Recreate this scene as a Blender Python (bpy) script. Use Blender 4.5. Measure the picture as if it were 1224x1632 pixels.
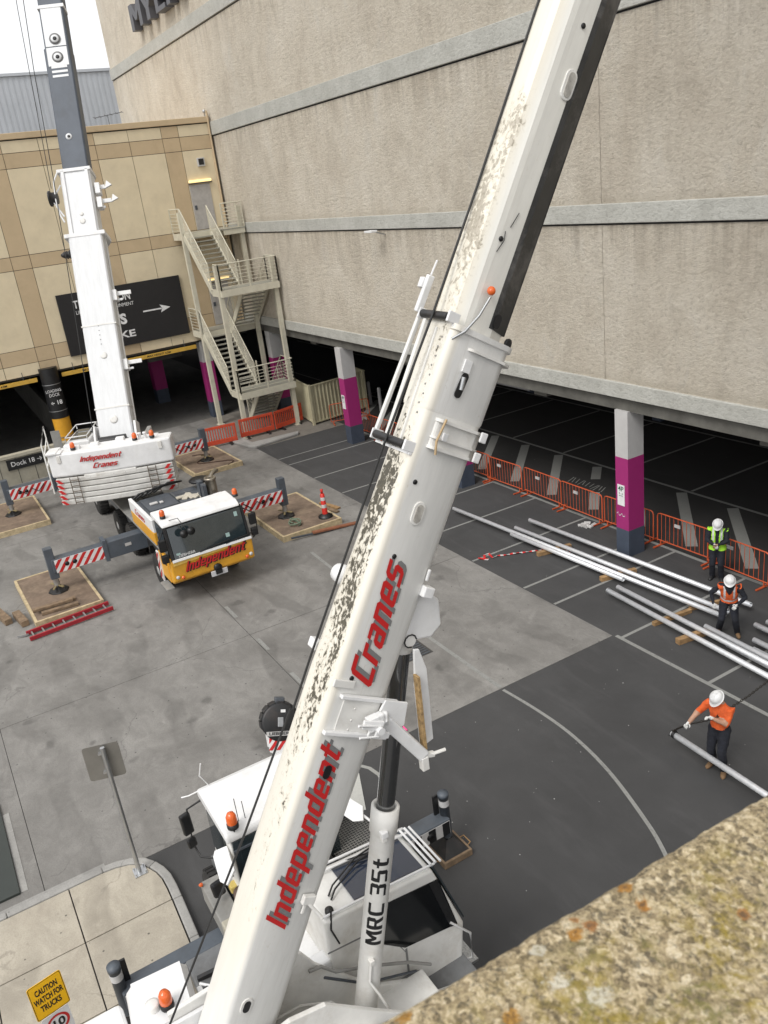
import bpy, math, random
from math import sin, cos, pi, radians, sqrt, atan2, floor
from mathutils import Matrix, Vector, noise
from mathutils.geometry import tessellate_polygon
random.seed(7)
for o in list(bpy.data.objects):
    bpy.data.objects.remove(o)
SC = bpy.context.scene
COL = SC.collection

# ---------------------------------------------------------------- camera
CAM_H = 11.0
P_, R_, A_ = .378777, .1291128, 2.652989
fw = Vector((cos(P_)*cos(A_), cos(P_)*sin(A_), -sin(P_)))
rt = Vector((sin(A_), -cos(A_), 0)); dn = fw.cross(rt)
xr = cos(R_)*rt + sin(R_)*dn; yd = -sin(R_)*rt + cos(R_)*dn
cam_d = bpy.data.cameras.new('camera'); cam = bpy.data.objects.new('camera', cam_d); COL.objects.link(cam)
mw = Matrix((xr, -yd, -fw)).transposed().to_4x4(); mw.translation = (0, 0, CAM_H); cam.matrix_world = mw
cam_d.sensor_fit = 'HORIZONTAL'; cam_d.sensor_width = 36; cam_d.lens = 1340/1224*36
cam_d.clip_start = .05; cam_d.clip_end = 600
cam_d.dof.use_dof = True; cam_d.dof.focus_distance = 17; cam_d.dof.aperture_fstop = 17
SC.camera = cam
SC.render.resolution_x = 768; SC.render.resolution_y = 1024
# ---------------------------------------------------------------- sky, sun, exposure (overcast daylight)
SUN_EL, SUN_AZ = radians(52), radians(-68)
W_ = bpy.data.worlds.new('World'); SC.world = W_; W_.use_nodes = True
wn = W_.node_tree.nodes; wl = W_.node_tree.links; wn.clear()
sky = wn.new('ShaderNodeTexSky'); sky.sky_type = 'NISHITA'; sky.sun_disc = False
sky.sun_elevation = SUN_EL; sky.sun_rotation = pi/2 - SUN_AZ; sky.air_density = 1.5; sky.dust_density = 4
hs = wn.new('ShaderNodeHueSaturation'); hs.inputs['Saturation'].default_value = .18
mixs = wn.new('ShaderNodeMix'); mixs.data_type = 'RGBA'; mixs.inputs[0].default_value = .72
mixs.inputs[7].default_value = (10.6, 10.7, 10.9, 1)
bg = wn.new('ShaderNodeBackground'); bg.inputs['Strength'].default_value = .09
wo = wn.new('ShaderNodeOutputWorld')
wl.new(sky.outputs[0], hs.inputs['Color']); wl.new(hs.outputs[0], mixs.inputs[6]); wl.new(mixs.outputs[2], bg.inputs[0]); wl.new(bg.outputs[0], wo.inputs[0])
sd = bpy.data.lights.new('sun', 'SUN'); sd.energy = 1.35; sd.angle = radians(25); sd.color = (1, .97, .92)
so = bpy.data.objects.new('sun', sd); COL.objects.link(so)
sdir = Vector((cos(SUN_EL)*cos(SUN_AZ), cos(SUN_EL)*sin(SUN_AZ), sin(SUN_EL)))
so.rotation_euler = sdir.to_track_quat('Z', 'Y').to_euler(); so.location = (0, 0, 60)
SC.view_settings.view_transform = 'Standard'; SC.view_settings.look = 'None'
SC.view_settings.exposure = 0.5; SC.view_settings.gamma = 1; SC.view_settings.use_curve_mapping = False
SC.render.engine = 'CYCLES'
try: SC.cycles.max_bounces = 6; SC.cycles.diffuse_bounces = 4
except Exception: pass

# ---------------------------------------------------------------- helpers
WM = {}
def T(x, y, z): return Matrix.Translation((x, y, z))
def frame(o, x, y):
    x = Vector(x).normalized(); z = x.cross(Vector(y)).normalized(); y = z.cross(x)
    m = Matrix((x, y, z)).transposed().to_4x4(); m.translation = o; return m
class MB:
    def __init__(s, F=None): s.v = []; s.f = []; s.F = F; s.sm = []
    def add(s, vs, fs, smooth=False):
        k = len(s.v); s.v += [Vector(p) for p in vs]; s.f += [tuple(i+k for i in f) for f in fs]; s.sm += [smooth]*len(fs); return s
    def box(s, x0, x1, y0, y1, z0, z1, M=None):
        vs = [Vector((x, y, z)) for x in (x0, x1) for y in (y0, y1) for z in (z0, z1)]
        if M: vs = [M @ p for p in vs]
        return s.add(vs, [(0,1,3,2),(4,6,7,5),(0,4,5,1),(2,3,7,6),(0,2,6,4),(1,5,7,3)])
    def bar(s, p0, p1, w, h, up=(0,0,1), sh=0):
        p0 = Vector(p0); p1 = Vector(p1); d = p1-p0; L = d.length; d.normalize(); up = Vector(up)
        if abs(d.dot(up)) > .98: up = Vector((1,0,0))
        sd_ = up.cross(d).normalized(); u = d.cross(sd_)
        M = Matrix((d, sd_, u)).transposed().to_4x4(); M.translation = p0
        return s.box(0, L, -w/2, w/2, -h/2+sh, h/2+sh, M)
    def tube(s, p0, p1, r, n=10, r2=None, caps=True):
        return s.path([p0, p1], [r, r if r2 is None else r2], n, caps)
    def path(s, pts, r, n=8, caps=True, smooth=True):
        pts = [Vector(p) for p in pts]; rs = r if isinstance(r, (list, tuple)) else [r]*len(pts)
        vs = []; ref = None
        for i, p in enumerate(pts):
            d = (pts[min(i+1, len(pts)-1)]-pts[max(i-1, 0)]).normalized()
            if ref is None: ref = Vector((0,0,1)) if abs(d.z) < .9 else Vector((1,0,0))
            a = d.cross(ref).normalized(); b = d.cross(a); ref = b.cross(d) if False else ref
            if abs(d.dot(ref)) > .97: ref = a.copy(); a = d.cross(ref).normalized(); b = d.cross(a)
            for k in range(n):
                t = 2*pi*k/n; vs.append(p+(a*cos(t)+b*sin(t))*rs[i])
        fs = []
        for i in range(len(pts)-1):
            for k in range(n):
                k2 = (k+1) % n; fs.append((i*n+k, i*n+k2, (i+1)*n+k2, (i+1)*n+k))
        s.add(vs, fs, smooth)
        if caps: s.add([vs[k] for k in range(n)], [tuple(range(n))]); s.add([vs[(len(pts)-1)*n+k] for k in range(n)], [tuple(reversed(range(n)))])
        return s
    def prism(s, pts, ax, a, b):
        n = len(pts)
        def P(p, t): return {'x': (t, p[0], p[1]), 'y': (p[0], t, p[1]), 'z': (p[0], p[1], t)}[ax]
        vs = [P(p, a) for p in pts]+[P(p, b) for p in pts]
        return s.add(vs, [tuple(range(n)), tuple(range(2*n-1, n-1, -1))]+[(i, i+n, (i+1) % n+n, (i+1) % n) for i in range(n)])
    def loft(s, rings, smooth=False, caps=True):
        n = len(rings[0]); vs = [p for r in rings for p in r]; fs = []
        for i in range(len(rings)-1):
            for k in range(n):
                k2 = (k+1) % n; fs.append((i*n+k, (i+1)*n+k, (i+1)*n+k2, i*n+k2))
        s.add(vs, fs, smooth)
        if caps: s.add(rings[0], [tuple(range(n))]); s.add(rings[-1], [tuple(reversed(range(n)))])
        return s
    def lathe(s, prof, c=(0,0,0), ax=(0,0,1), n=16, smooth=True):
        c = Vector(c); ax = Vector(ax).normalized(); a = ax.orthogonal().normalized(); b = ax.cross(a)
        rings = [[c+ax*h+(a*cos(2*pi*k/n)+b*sin(2*pi*k/n))*max(r, 1e-4) for k in range(n)] for r, h in prof]
        return s.loft(rings, smooth)
    def quad(s, a, b, c, d): return s.add([a, b, c, d], [(0,1,2,3)])
    def build(s, name, m, parent=None, bevel=0, seg=2, kind=None, F=None, fix=True):
        me = bpy.data.meshes.new(name)
        Wp = WM.get(parent.name, Matrix()) if parent else Matrix()
        if s.F is not None: Wo = s.F; vs = s.v
        else: Wo = Wp; inv = Wp.inverted(); vs = [inv @ p for p in s.v]
        me.from_pydata([tuple(p) for p in vs], [], s.f); 
        for p, q in zip(me.polygons, s.sm): p.use_smooth = q
        if fix:
            import bmesh
            bm = bmesh.new(); bm.from_mesh(me); bmesh.ops.recalc_face_normals(bm, faces=bm.faces); bm.to_mesh(me); bm.free()
        me.materials.append(m)
        o = bpy.data.objects.new(name, me); COL.objects.link(o)
        if parent: o.parent = parent
        o.matrix_basis = Wp.inverted() @ Wo; WM[o.name] = Wo
        if bevel:
            b = o.modifiers.new('bevel', 'BEVEL'); b.width = bevel; b.segments = seg; b.limit_method = 'ANGLE'; b.angle_limit = radians(40)
        if kind: o['kind'] = kind
        return o
def thing(name, label, cat, loc=(0,0,0), group=None, rz=0):
    o = bpy.data.objects.new(name, None); COL.objects.link(o); o.empty_display_size = .2
    M = T(*loc) @ Matrix.Rotation(rz, 4, 'Z'); o.matrix_basis = M; WM[o.name] = M
    tag(o, label, cat, group); return o
def tag(o, label=None, cat=None, group=None):
    if label: o['label'] = label
    if cat: o['category'] = cat
    if group: o['group'] = group
    return o
def dup(o, loc=None, rz=None, label=None, parent=None, M=None):
    c = o.copy(); COL.objects.link(c)
    if parent: c.parent = parent
    if M is not None: c.matrix_basis = M
    elif loc is not None: c.matrix_basis = T(*loc) @ Matrix.Rotation(rz or 0, 4, 'Z')
    if label: c['label'] = label
    for ch in o.children: dup(ch, parent=c)
    return c
def flat_text(txt, size, F, m, parent, depth=.004, bold=0.0, shear=0.0, name='lettering', align='CENTER', sx=1.0, L=None):
    cu = bpy.data.curves.new('t', 'FONT'); cu.body = txt; cu.size = size; cu.extrude = depth; cu.offset = bold; cu.shear = shear
    cu.align_x = align; cu.align_y = 'CENTER'; cu.resolution_u = 3
    to = bpy.data.objects.new('t', cu); COL.objects.link(to)
    me0 = to.to_mesh(); b = MB(F)
    if L: xs_ = [v.co.x for v in me0.vertices]; sx = L/(max(xs_)-min(xs_))
    b.add([Vector((v.co.x*sx, v.co.y, v.co.z)) for v in me0.vertices], [tuple(p.vertices) for p in me0.polygons])
    to.to_mesh_clear(); bpy.data.objects.remove(to); bpy.data.curves.remove(cu)
    return b.build(name, m, parent, fix=False)
GL = {
 'I': (.26, [[(0,0),(.26,0),(.26,1.4),(0,1.4)]]),
 'n': (.8, [[(0,0),(.26,0),(.26,.78),(.54,.78),(.54,0),(.8,0),(.8,.86),(.66,1),(0,1)]]),
 'd': (.8, [[(.14,0),(.8,0),(.8,1.4),(.54,1.4),(.54,1),(.14,1),(0,.86),(0,.14)],[(.26,.22),(.54,.22),(.54,.78),(.26,.78)]]),
 'e': (.8, [[(.14,0),(.75,0),(.75,.2),(.26,.2),(.26,.38),(.8,.38),(.8,.86),(.66,1),(.14,1),(0,.86),(0,.14)],[(.26,.58),(.54,.58),(.54,.8),(.26,.8)]]),
 'p': (.8, [[(0,-.4),(.26,-.4),(.26,0),(.66,0),(.8,.14),(.8,.86),(.66,1),(0,1)],[(.26,.22),(.54,.22),(.54,.78),(.26,.78)]]),
 't': (.66, [[(.3,0),(.66,0),(.66,.2),(.44,.2),(.44,.8),(.66,.8),(.66,1),(.44,1),(.44,1.35),(.18,1.35),(.18,1),(0,1),(0,.8),(.18,.8),(.18,.12)]]),
 'C': (.85, [[(.14,0),(.85,0),(.85,.24),(.26,.24),(.26,1.16),(.85,1.16),(.85,1.4),(.14,1.4),(0,1.26),(0,.14)]]),
 'r': (.6, [[(0,0),(.26,0),(.26,.78),(.6,.78),(.6,1),(0,1)]]),
 'a': (.8, [[(.14,0),(.8,0),(.8,.86),(.66,1),(.05,1),(.05,.8),(.54,.8),(.54,.6),(.14,.6),(0,.46),(0,.14)],[(.26,.2),(.54,.2),(.54,.4),(.26,.4)]]),
 'M': (1.0, [[(0,0),(.24,0),(.24,.9),(.42,.45),(.58,.45),(.76,.9),(.76,0),(1,0),(1,1.4),(.72,1.4),(.5,.85),(.28,1.4),(0,1.4)]]),
 'R': (.88, [[(0,0),(.26,0),(.26,.55),(.44,.55),(.62,0),(.9,0),(.7,.6),(.85,.74),(.85,1.26),(.7,1.4),(0,1.4)],[(.26,.76),(.58,.76),(.58,1.18),(.26,1.18)]]),
 '3': (.85, [[(0,0),(.7,0),(.85,.14),(.85,.6),(.75,.7),(.85,.8),(.85,1.26),(.7,1.4),(0,1.4),(0,1.18),(.58,1.18),(.58,.82),(.15,.82),(.15,.6),(.58,.6),(.58,.22),(0,.22)]]),
 '5': (.85, [[(0,0),(.7,0),(.85,.14),(.85,.74),(.7,.88),(.26,.88),(.26,1.18),(.8,1.18),(.8,1.4),(0,1.4),(0,.66),(.58,.66),(.58,.22),(0,.22)]]),
 'Y': (.92, [[(.33,0),(.59,0),(.59,.6),(.92,1.4),(.64,1.4),(.46,.9),(.28,1.4),(0,1.4),(.33,.6)]]),
 'E': (.8, [[(0,0),(.8,0),(.8,.24),(.26,.24),(.26,.6),(.7,.6),(.7,.82),(.26,.82),(.26,1.16),(.8,1.16),(.8,1.4),(0,1.4)]]),
 ' ': (.3, []),
 's': (.8, [[(0,0),(.66,0),(.8,.14),(.8,.46),(.66,.6),(.26,.6),(.26,.8),(.75,.8),(.75,1),(.14,1),(0,.86),(0,.54),(.14,.4),(.54,.4),(.54,.2),(0,.2)]]),
}
def block_text(txt, h, F, m, parent, L=None, shear=.35, dz=.004, name='lettering', grow=0):
    """squarish slanted lettering as flat printed shapes; F: origin at the start of the baseline"""
    b = MB(F); x = 0; k = h/1.4; tot = sum(GL[c][0]+.14 for c in txt)-.14; sx = (L/(tot*k)) if L else 1
    for c in txt:
        w, loops = GL[c]
        pts = [p for lp in loops for p in lp]
        tris = tessellate_polygon([[Vector((p[0], p[1], 0)) for p in lp] for lp in loops])
        b.add([((x+p[0]+shear*p[1])*k*sx, p[1]*k, dz) for p in pts], [tuple(t) for t in tris])
        x += w+.14
    return b.build(name, m, parent, fix=False)
def clip(poly, w, h):
    for ax, lim, sg in ((0,0,1),(0,w,-1),(1,0,1),(1,h,-1)):
        out = []
        for i in range(len(poly)):
            a = poly[i]; b = poly[(i+1) % len(poly)]; fa = (a[ax]-lim)*sg; fb = (b[ax]-lim)*sg
            if fa >= 0: out.append(a)
            if (fa >= 0) != (fb >= 0):
                t = fa/(fa-fb); out.append((a[0]+(b[0]-a[0])*t, a[1]+(b[1]-a[1])*t))
        poly = out
        if not poly: return []
    return poly
def stripes(F, w, h, m, parent, sw=.13, gap=.13, slant=.8, name='warning_stripes', dz=.003):
    b = MB(F); x = -h*abs(slant)-sw
    while x < w+h*abs(slant):
        s0 = slant*h
        p = clip([(x, 0), (x+sw, 0), (x+sw+s0, h), (x+s0, h)], w, h)
        if len(p) > 2: b.add([(q[0], q[1], dz) for q in p], [tuple(range(len(p)))])
        x += sw+gap
    return b.build(name, m, parent, fix=False)

# ---------------------------------------------------------------- materials
def nodes(name):
    m = bpy.data.materials.new(name); m.use_nodes = True; nt = m.node_tree; return m, nt, nt.nodes['Principled BSDF']
def N(nt, t, **k):
    n = nt.nodes.new(t)
    for a, b in k.items():
        if a.startswith('i_'): n.inputs[a[2:].replace('_', ' ')].default_value = b
        else: setattr(n, a, b)
    return n
def noise_n(nt, vec, scale, detail=5, rough=.6, dist=0):
    n = N(nt, 'ShaderNodeTexNoise'); n.inputs['Scale'].default_value = scale; n.inputs['Detail'].default_value = detail
    n.inputs['Roughness'].default_value = rough; n.inputs['Distortion'].default_value = dist
    nt.links.new(vec, n.inputs['Vector']); return n.outputs['Fac']
def ramp(nt, fac, stops):
    r = N(nt, 'ShaderNodeValToRGB'); e = r.color_ramp.elements
    while len(e) < len(stops): e.new(.5)
    for q, (p, c) in zip(e, stops):
        q.position = p; q.color = (c, c, c, 1) if isinstance(c, (int, float)) else (*c, 1)
    nt.links.new(fac, r.inputs[0]); return r.outputs[0]
def mixc(nt, fac, a, b, mode='MIX'):
    x = N(nt, 'ShaderNodeMix', data_type='RGBA', blend_type=mode)
    for i, v in ((0, fac), (6, a), (7, b)):
        if hasattr(v, 'links') or isinstance(v, bpy.types.NodeSocket): nt.links.new(v, x.inputs[i])
        elif i == 0: x.inputs[0].default_value = v
        else: x.inputs[i].default_value = (*v, 1)
    return x.outputs[2]
def mth(nt, op, a, b=0.0, c=None, clampv=False):
    x = N(nt, 'ShaderNodeMath', operation=op, use_clamp=clampv)
    for i, v in ((0, a), (1, b), (2, c)):
        if v is None: continue
        if isinstance(v, bpy.types.NodeSocket): nt.links.new(v, x.inputs[i])
        else: x.inputs[i].default_value = v
    return x.outputs[0]
def coords(nt, scale=(1,1,1), loc=(0,0,0), world=False):
    if world: src = N(nt, 'ShaderNodeNewGeometry').outputs['Position']
    else: src = N(nt, 'ShaderNodeTexCoord').outputs['Object']
    mp = N(nt, 'ShaderNodeMapping'); mp.inputs['Scale'].default_value = scale; mp.inputs['Location'].default_value = loc
    nt.links.new(src, mp.inputs[0]); return mp.outputs[0]
def bump(nt, bs, h, strength=.3, dist=.02):
    b = N(nt, 'ShaderNodeBump'); b.inputs['Strength'].default_value = strength; b.inputs['Distance'].default_value = dist
    nt.links.new(h, b.inputs['Height']); nt.links.new(b.outputs[0], bs.inputs['Normal']); return b
def simple(name, c, rough=.5, metal=0, var=.12, scale=4, bmp=.05, dirt=None, dirt_amt=.45, emit=None, coat=0, spec=None):
    m, nt, bs = nodes(name); v = coords(nt)
    f = noise_n(nt, v, scale, 6, .65)
    d = tuple(x*(1-var*1.6) for x in c); l = tuple(min(1, x*(1+var*.6)) for x in c)
    col = ramp(nt, f, [(.3, d), (.7, l)])
    if dirt:
        g = noise_n(nt, coords(nt, (1,1,1), (3,1,2)), scale*.55, 9, .72, .4)
        col = mixc(nt, ramp(nt, g, [(.5, 0), (.72, dirt_amt)]), col, dirt)
    nt.links.new(col, bs.inputs['Base Color'])
    bs.inputs['Roughness'].default_value = rough; bs.inputs['Metallic'].default_value = metal
    if spec is not None: bs.inputs['Specular IOR Level'].default_value = spec
    if coat: bs.inputs['Coat Weight'].default_value = coat
    if bmp: bump(nt, bs, noise_n(nt, v, scale*9, 4), bmp, .01)
    if emit: bs.inputs['Emission Color'].default_value = (*emit[0], 1); bs.inputs['Emission Strength'].default_value = emit[1]
    return m
def mat_yard(name, c0, c1, c2):
    m, nt, bs = nodes(name); v = coords(nt, world=True)
    big = noise_n(nt, v, .35, 8, .68, .6); med = noise_n(nt, coords(nt, (1.0,1.7,1), world=True), 1.3, 9, .75, .8); fine = noise_n(nt, v, 38, 4, .7)
    col = ramp(nt, big, [(.28, c0), (.5, c1), (.74, c2)])
    col = mixc(nt, ramp(nt, med, [(.42, 0), (.7, .42)]), col, tuple(x*.62 for x in c0))
    # curved tyre scuffs
    w = N(nt, 'ShaderNodeTexWave', wave_type='RINGS'); w.inputs['Scale'].default_value = .22; w.inputs['Distortion'].default_value = 6; w.inputs['Detail'].default_value = 3
    nt.links.new(coords(nt, (1,1,1), (17,2,0), world=True), w.inputs['Vector'])
    sc = mth(nt, 'MULTIPLY', ramp(nt, w.outputs['Fac'], [(.62, 0), (.8, .4)]), ramp(nt, noise_n(nt, v, .6, 4), [(.42, 0), (.62, 1)]))
    col = mixc(nt, sc, col, tuple(x*.55 for x in c0))
    pale = ramp(nt, noise_n(nt, coords(nt, (1,1,1), (5,9,0), world=True), .9, 7, .7, 1.5), [(.57, 0), (.74, .3)])
    col = mixc(nt, pale, col, tuple(min(1, x*1.35) for x in c2))
    col = mixc(nt, ramp(nt, fine, [(.3, .35), (.55, 0)]), col, tuple(x*.6 for x in c0))
    sp = N(nt, 'ShaderNodeTexVoronoi'); sp.inputs['Scale'].default_value = 3.2; nt.links.new(v, sp.inputs['Vector'])
    col = mixc(nt, ramp(nt, sp.outputs['Distance'], [(.045, .75), (.075, 0)]), col, (.03,.028,.026))
    cr = N(nt, 'ShaderNodeTexVoronoi', feature='DISTANCE_TO_EDGE'); cr.inputs['Scale'].default_value = .23
    wv = N(nt, 'ShaderNodeVectorMath', operation='ADD'); nt.links.new(v, wv.inputs[0]); nz = N(nt, 'ShaderNodeTexNoise'); nz.inputs['Scale'].default_value = 1.1; nz.inputs['Detail'].default_value = 6; nt.links.new(v, nz.inputs['Vector']); nt.links.new(nz.outputs['Color'], wv.inputs[1]); nt.links.new(wv.outputs[0], cr.inputs['Vector'])
    cm = mth(nt, 'MULTIPLY', ramp(nt, cr.outputs['Distance'], [(.0, .4), (.0025, 0)]), ramp(nt, noise_n(nt, v, .35, 3), [(.5, 0), (.56, 1)]))
    col = mixc(nt, cm, col, tuple(x*.35 for x in c0))
    ob_ = N(nt, 'ShaderNodeTexVoronoi'); ob_.inputs['Scale'].default_value = .75; nt.links.new(wv.outputs[0], ob_.inputs['Vector'])
    col = mixc(nt, ramp(nt, ob_.outputs['Distance'], [(.06, .5), (.13, 0)]), col, tuple(x*.45 for x in c0))
    nt.links.new(col, bs.inputs['Base Color']); bs.inputs['Roughness'].default_value = .82
    bump(nt, bs, fine, .25, .01); return m
def mat_asphalt(name, c, blot=.5, scale=120):
    m, nt, bs = nodes(name); v = coords(nt, world=True)
    f = noise_n(nt, v, scale, 3, .8); g = noise_n(nt, v, .5, 7, .65, .4)
    col = ramp(nt, f, [(.3, tuple(x*.5 for x in c)), (.52, c), (.72, tuple(x*2.1 for x in c))])
    col = mixc(nt, ramp(nt, g, [(.38, blot), (.62, 0)]), col, tuple(x*.6 for x in c))
    col = mixc(nt, ramp(nt, noise_n(nt, coords(nt, (.35,1.6,1), world=True), 1.1, 7, .7, .3), [(.52, 0), (.7, .4)]), col, tuple(x*1.5 for x in c))
    sp = N(nt, 'ShaderNodeTexVoronoi'); sp.inputs['Scale'].default_value = 2.1; nt.links.new(v, sp.inputs['Vector'])
    col = mixc(nt, ramp(nt, sp.outputs['Distance'], [(.016, .8), (.03, 0)]), col, (.45,.44,.42))
    nt.links.new(col, bs.inputs['Base Color']); bs.inputs['Roughness'].default_value = .85
    bump(nt, bs, f, .5, .008); return m
def mat_render_wall():
    m, nt, bs = nodes('rendered_wall'); v = coords(nt, world=True)
    big = noise_n(nt, coords(nt, (1,1,.8), world=True), .5, 10, .74, .3)
    streak = noise_n(nt, coords(nt, (1.0,1,.45), world=True), 1.0, 9, .74, .3)
    rough = noise_n(nt, coords(nt, (.9,1,1.2), world=True), 4.5, 12, .82, 0)
    col = ramp(nt, big, [(.3, (.57,.50,.405)), (.5, (.67,.605,.50)), (.7, (.75,.69,.59))])
    col = mixc(nt, ramp(nt, streak, [(.36, .35), (.5, 0)]), col, (.40,.35,.28))
    col = mixc(nt, ramp(nt, streak, [(.54, 0), (.72, .5)]), col, (.62,.59,.53))
    sp_ = noise_n(nt, coords(nt, (1,1,1.15), world=True), 9, 9, .8, 0)
    col = mixc(nt, ramp(nt, rough, [(.3, .5), (.46, 0)]), col, (.30,.26,.2))
    col = mixc(nt, ramp(nt, rough, [(.56, 0), (.72, .35)]), col, (.70,.66,.57))
    col = mixc(nt, ramp(nt, sp_, [(.34, .5), (.47, 0)]), col, (.32,.27,.21))
    col = mixc(nt, ramp(nt, sp_, [(.56, 0), (.68, .4)]), col, (.74,.70,.62))
    sz = N(nt, 'ShaderNodeSeparateXYZ'); nt.links.new(v, sz.inputs[0])
    runs = ramp(nt, noise_n(nt, coords(nt, (2.2,1,.12), world=True), 1.6, 6, .7, .2), [(.46, 0), (.62, 1)])
    for zb in (4.7,9.19,13.8,18.45):
        d_ = mth(nt, 'MULTIPLY', mth(nt, 'SUBTRACT', zb, sz.outputs[2]), .5)
        m_ = ramp(nt, d_, [(.0, 0), (.01, .55), (.2, .3), (.75, 0)])
        col = mixc(nt, mth(nt, 'MULTIPLY', m_, runs), col, (.30,.25,.19))
        dt = mth(nt, 'MULTIPLY', mth(nt, 'SUBTRACT', sz.outputs[2], zb+.45), 1.0)
        col = mixc(nt, ramp(nt, dt, [(.0, 0), (.01, .3), (.25, 0)]), col, (.33,.29,.22))
    nt.links.new(col, bs.inputs['Base Color']); bs.inputs['Roughness'].default_value = .95
    h = mth(nt, 'ADD', rough, mth(nt, 'MULTIPLY', sp_, .75))
    bump(nt, bs, h, 1.0, .10); return m
def mat_band():
    m, nt, bs = nodes('band_concrete'); v = coords(nt, world=True)
    a = noise_n(nt, v, 1.2, 7, .7, .4); r = noise_n(nt, coords(nt, (1,1,1.4), world=True), 9, 8, .7, .5)
    col = ramp(nt, a, [(.3, (.37,.365,.33)), (.7, (.49,.485,.445))])
    col = mixc(nt, ramp(nt, r, [(.32, .45), (.5, 0)]), col, (.2,.195,.17))
    nt.links.new(col, bs.inputs['Base Color']); bs.inputs['Roughness'].default_value = .9; bump(nt, bs, r, .7, .05); return m
def mat_boom(name, base, moss=None, amt=1.0,  mcol=(.035,.03,.02), op=.93):
    """painted boom; moss=(s0,s1) grime along the upper face, in boom coordinates (x along, y across, z up)"""
    m, nt, bs = nodes(name); v = coords(nt)
    f = noise_n(nt, coords(nt, (.5,3,3)), 2.2, 6, .7)
    col = ramp(nt, f, [(.3, tuple(x*.86 for x in base)), (.7, base)])
    st = noise_n(nt, coords(nt, (.35,9,9)), 3.0, 5, .7)
    col = mixc(nt, ramp(nt, st, [(.56, 0), (.8, .35 if moss else .12)]), col, (.42,.36,.28))
    if moss:
        sx = N(nt, 'ShaderNodeSeparateXYZ'); nt.links.new(v, sx.inputs[0])
        a_, b_ = moss; L_ = b_-a_
        along = ramp(nt, mth(nt, 'DIVIDE', sx.outputs[0], 20.0), [(a_/20, 0), ((a_+.3*L_)/20, .55), ((a_+.55*L_)/20, 1), ((a_+.84*L_)/20, 1), (b_/20, 0)])
        zz = ramp(nt, mth(nt, 'ADD', mth(nt, 'MULTIPLY', sx.outputs[2], 4.0), .7), [(.25, 0), (.5, 1)])
        yy = ramp(nt, mth(nt, 'ADD', mth(nt, 'MULTIPLY', sx.outputs[1], 1.7), .5), [(.1, .0), (.25, 1), (.62, 1), (.85, .15)])
        band = mth(nt, 'MULTIPLY', mth(nt, 'MULTIPLY', along, zz), yy)
        sp = noise_n(nt, coords(nt, (.75,1,1)), 21, 4, .62, .5); lo = noise_n(nt, coords(nt, (.5,1.6,1)), 2.6, 3, .6)
        th = mth(nt, 'SUBTRACT', mth(nt, 'ADD', mth(nt, 'MULTIPLY', sp, 1.1), mth(nt, 'MULTIPLY', lo, .8)), mth(nt, 'SUBTRACT', 1.32, mth(nt, 'MULTIPLY', band, .43*amt)))
        col = mixc(nt, mth(nt, 'MULTIPLY', ramp(nt, th, [(.0, 0), (.12, .0), (.13, 0)]), 0.0), col, mcol)
        halo = mth(nt, 'ADD', th, .16)
        cream = mth(nt, 'MULTIPLY', zz, .55)
        col = mixc(nt, cream, col, (.74,.68,.55))
        col = mixc(nt, ramp(nt, halo, [(.02, 0), (.16, .32)]), col, (.42,.36,.25))
        col = mixc(nt, ramp(nt, th, [(.0, 0), (.08, op)]), col, mcol)
        col = mixc(nt, mth(nt, 'MULTIPLY', ramp(nt, noise_n(nt, coords(nt, (.8,1,1)), 40, 4, .6), [(.5, 0), (.62, .45)]), ramp(nt, th, [(.0, 0), (.05, 1)])), col, (.17,.15,.10))
        col = mixc(nt, mth(nt, 'MULTIPLY', ramp(nt, noise_n(nt, coords(nt, (1,1,1)), 26, 3, .6), [(.58, 0), (.7, .45)]), band), col, (.2,.17,.11))
    nt.links.new(col, bs.inputs['Base Color']); bs.inputs['Roughness'].default_value = .42
    bump(nt, bs, noise_n(nt, v, 14, 4), .04, .01); return m
def mat_glass(name, tint=(.02,.03,.035), rough=.04):
    m, nt, bs = nodes(name); bs.inputs['Base Color'].default_value = (*tint, 1); bs.inputs['Roughness'].default_value = rough
    bs.inputs['Specular IOR Level'].default_value = .8; bs.inputs['Coat Weight'].default_value = .4; bs.inputs['Coat Roughness'].default_value = .02
    bump(nt, bs, noise_n(nt, coords(nt), 1.2, 2), .03, .02); return m
def mat_paint_line(name, c=(.38,.38,.36), hole=.45):
    m, nt, bs = nodes(name); v = coords(nt, world=True)
    f = noise_n(nt, v, 22, 6, .8); g = noise_n(nt, v, 1.5, 4)
    col = ramp(nt, mth(nt, 'ADD', f, mth(nt, 'MULTIPLY', g, .35)), [(hole, (.07,.068,.066)), (hole+.14, tuple(x*.8 for x in c)), (.9, c)])
    nt.links.new(col, bs.inputs['Base Color']); bs.inputs['Roughness'].default_value = .85; return m
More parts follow.
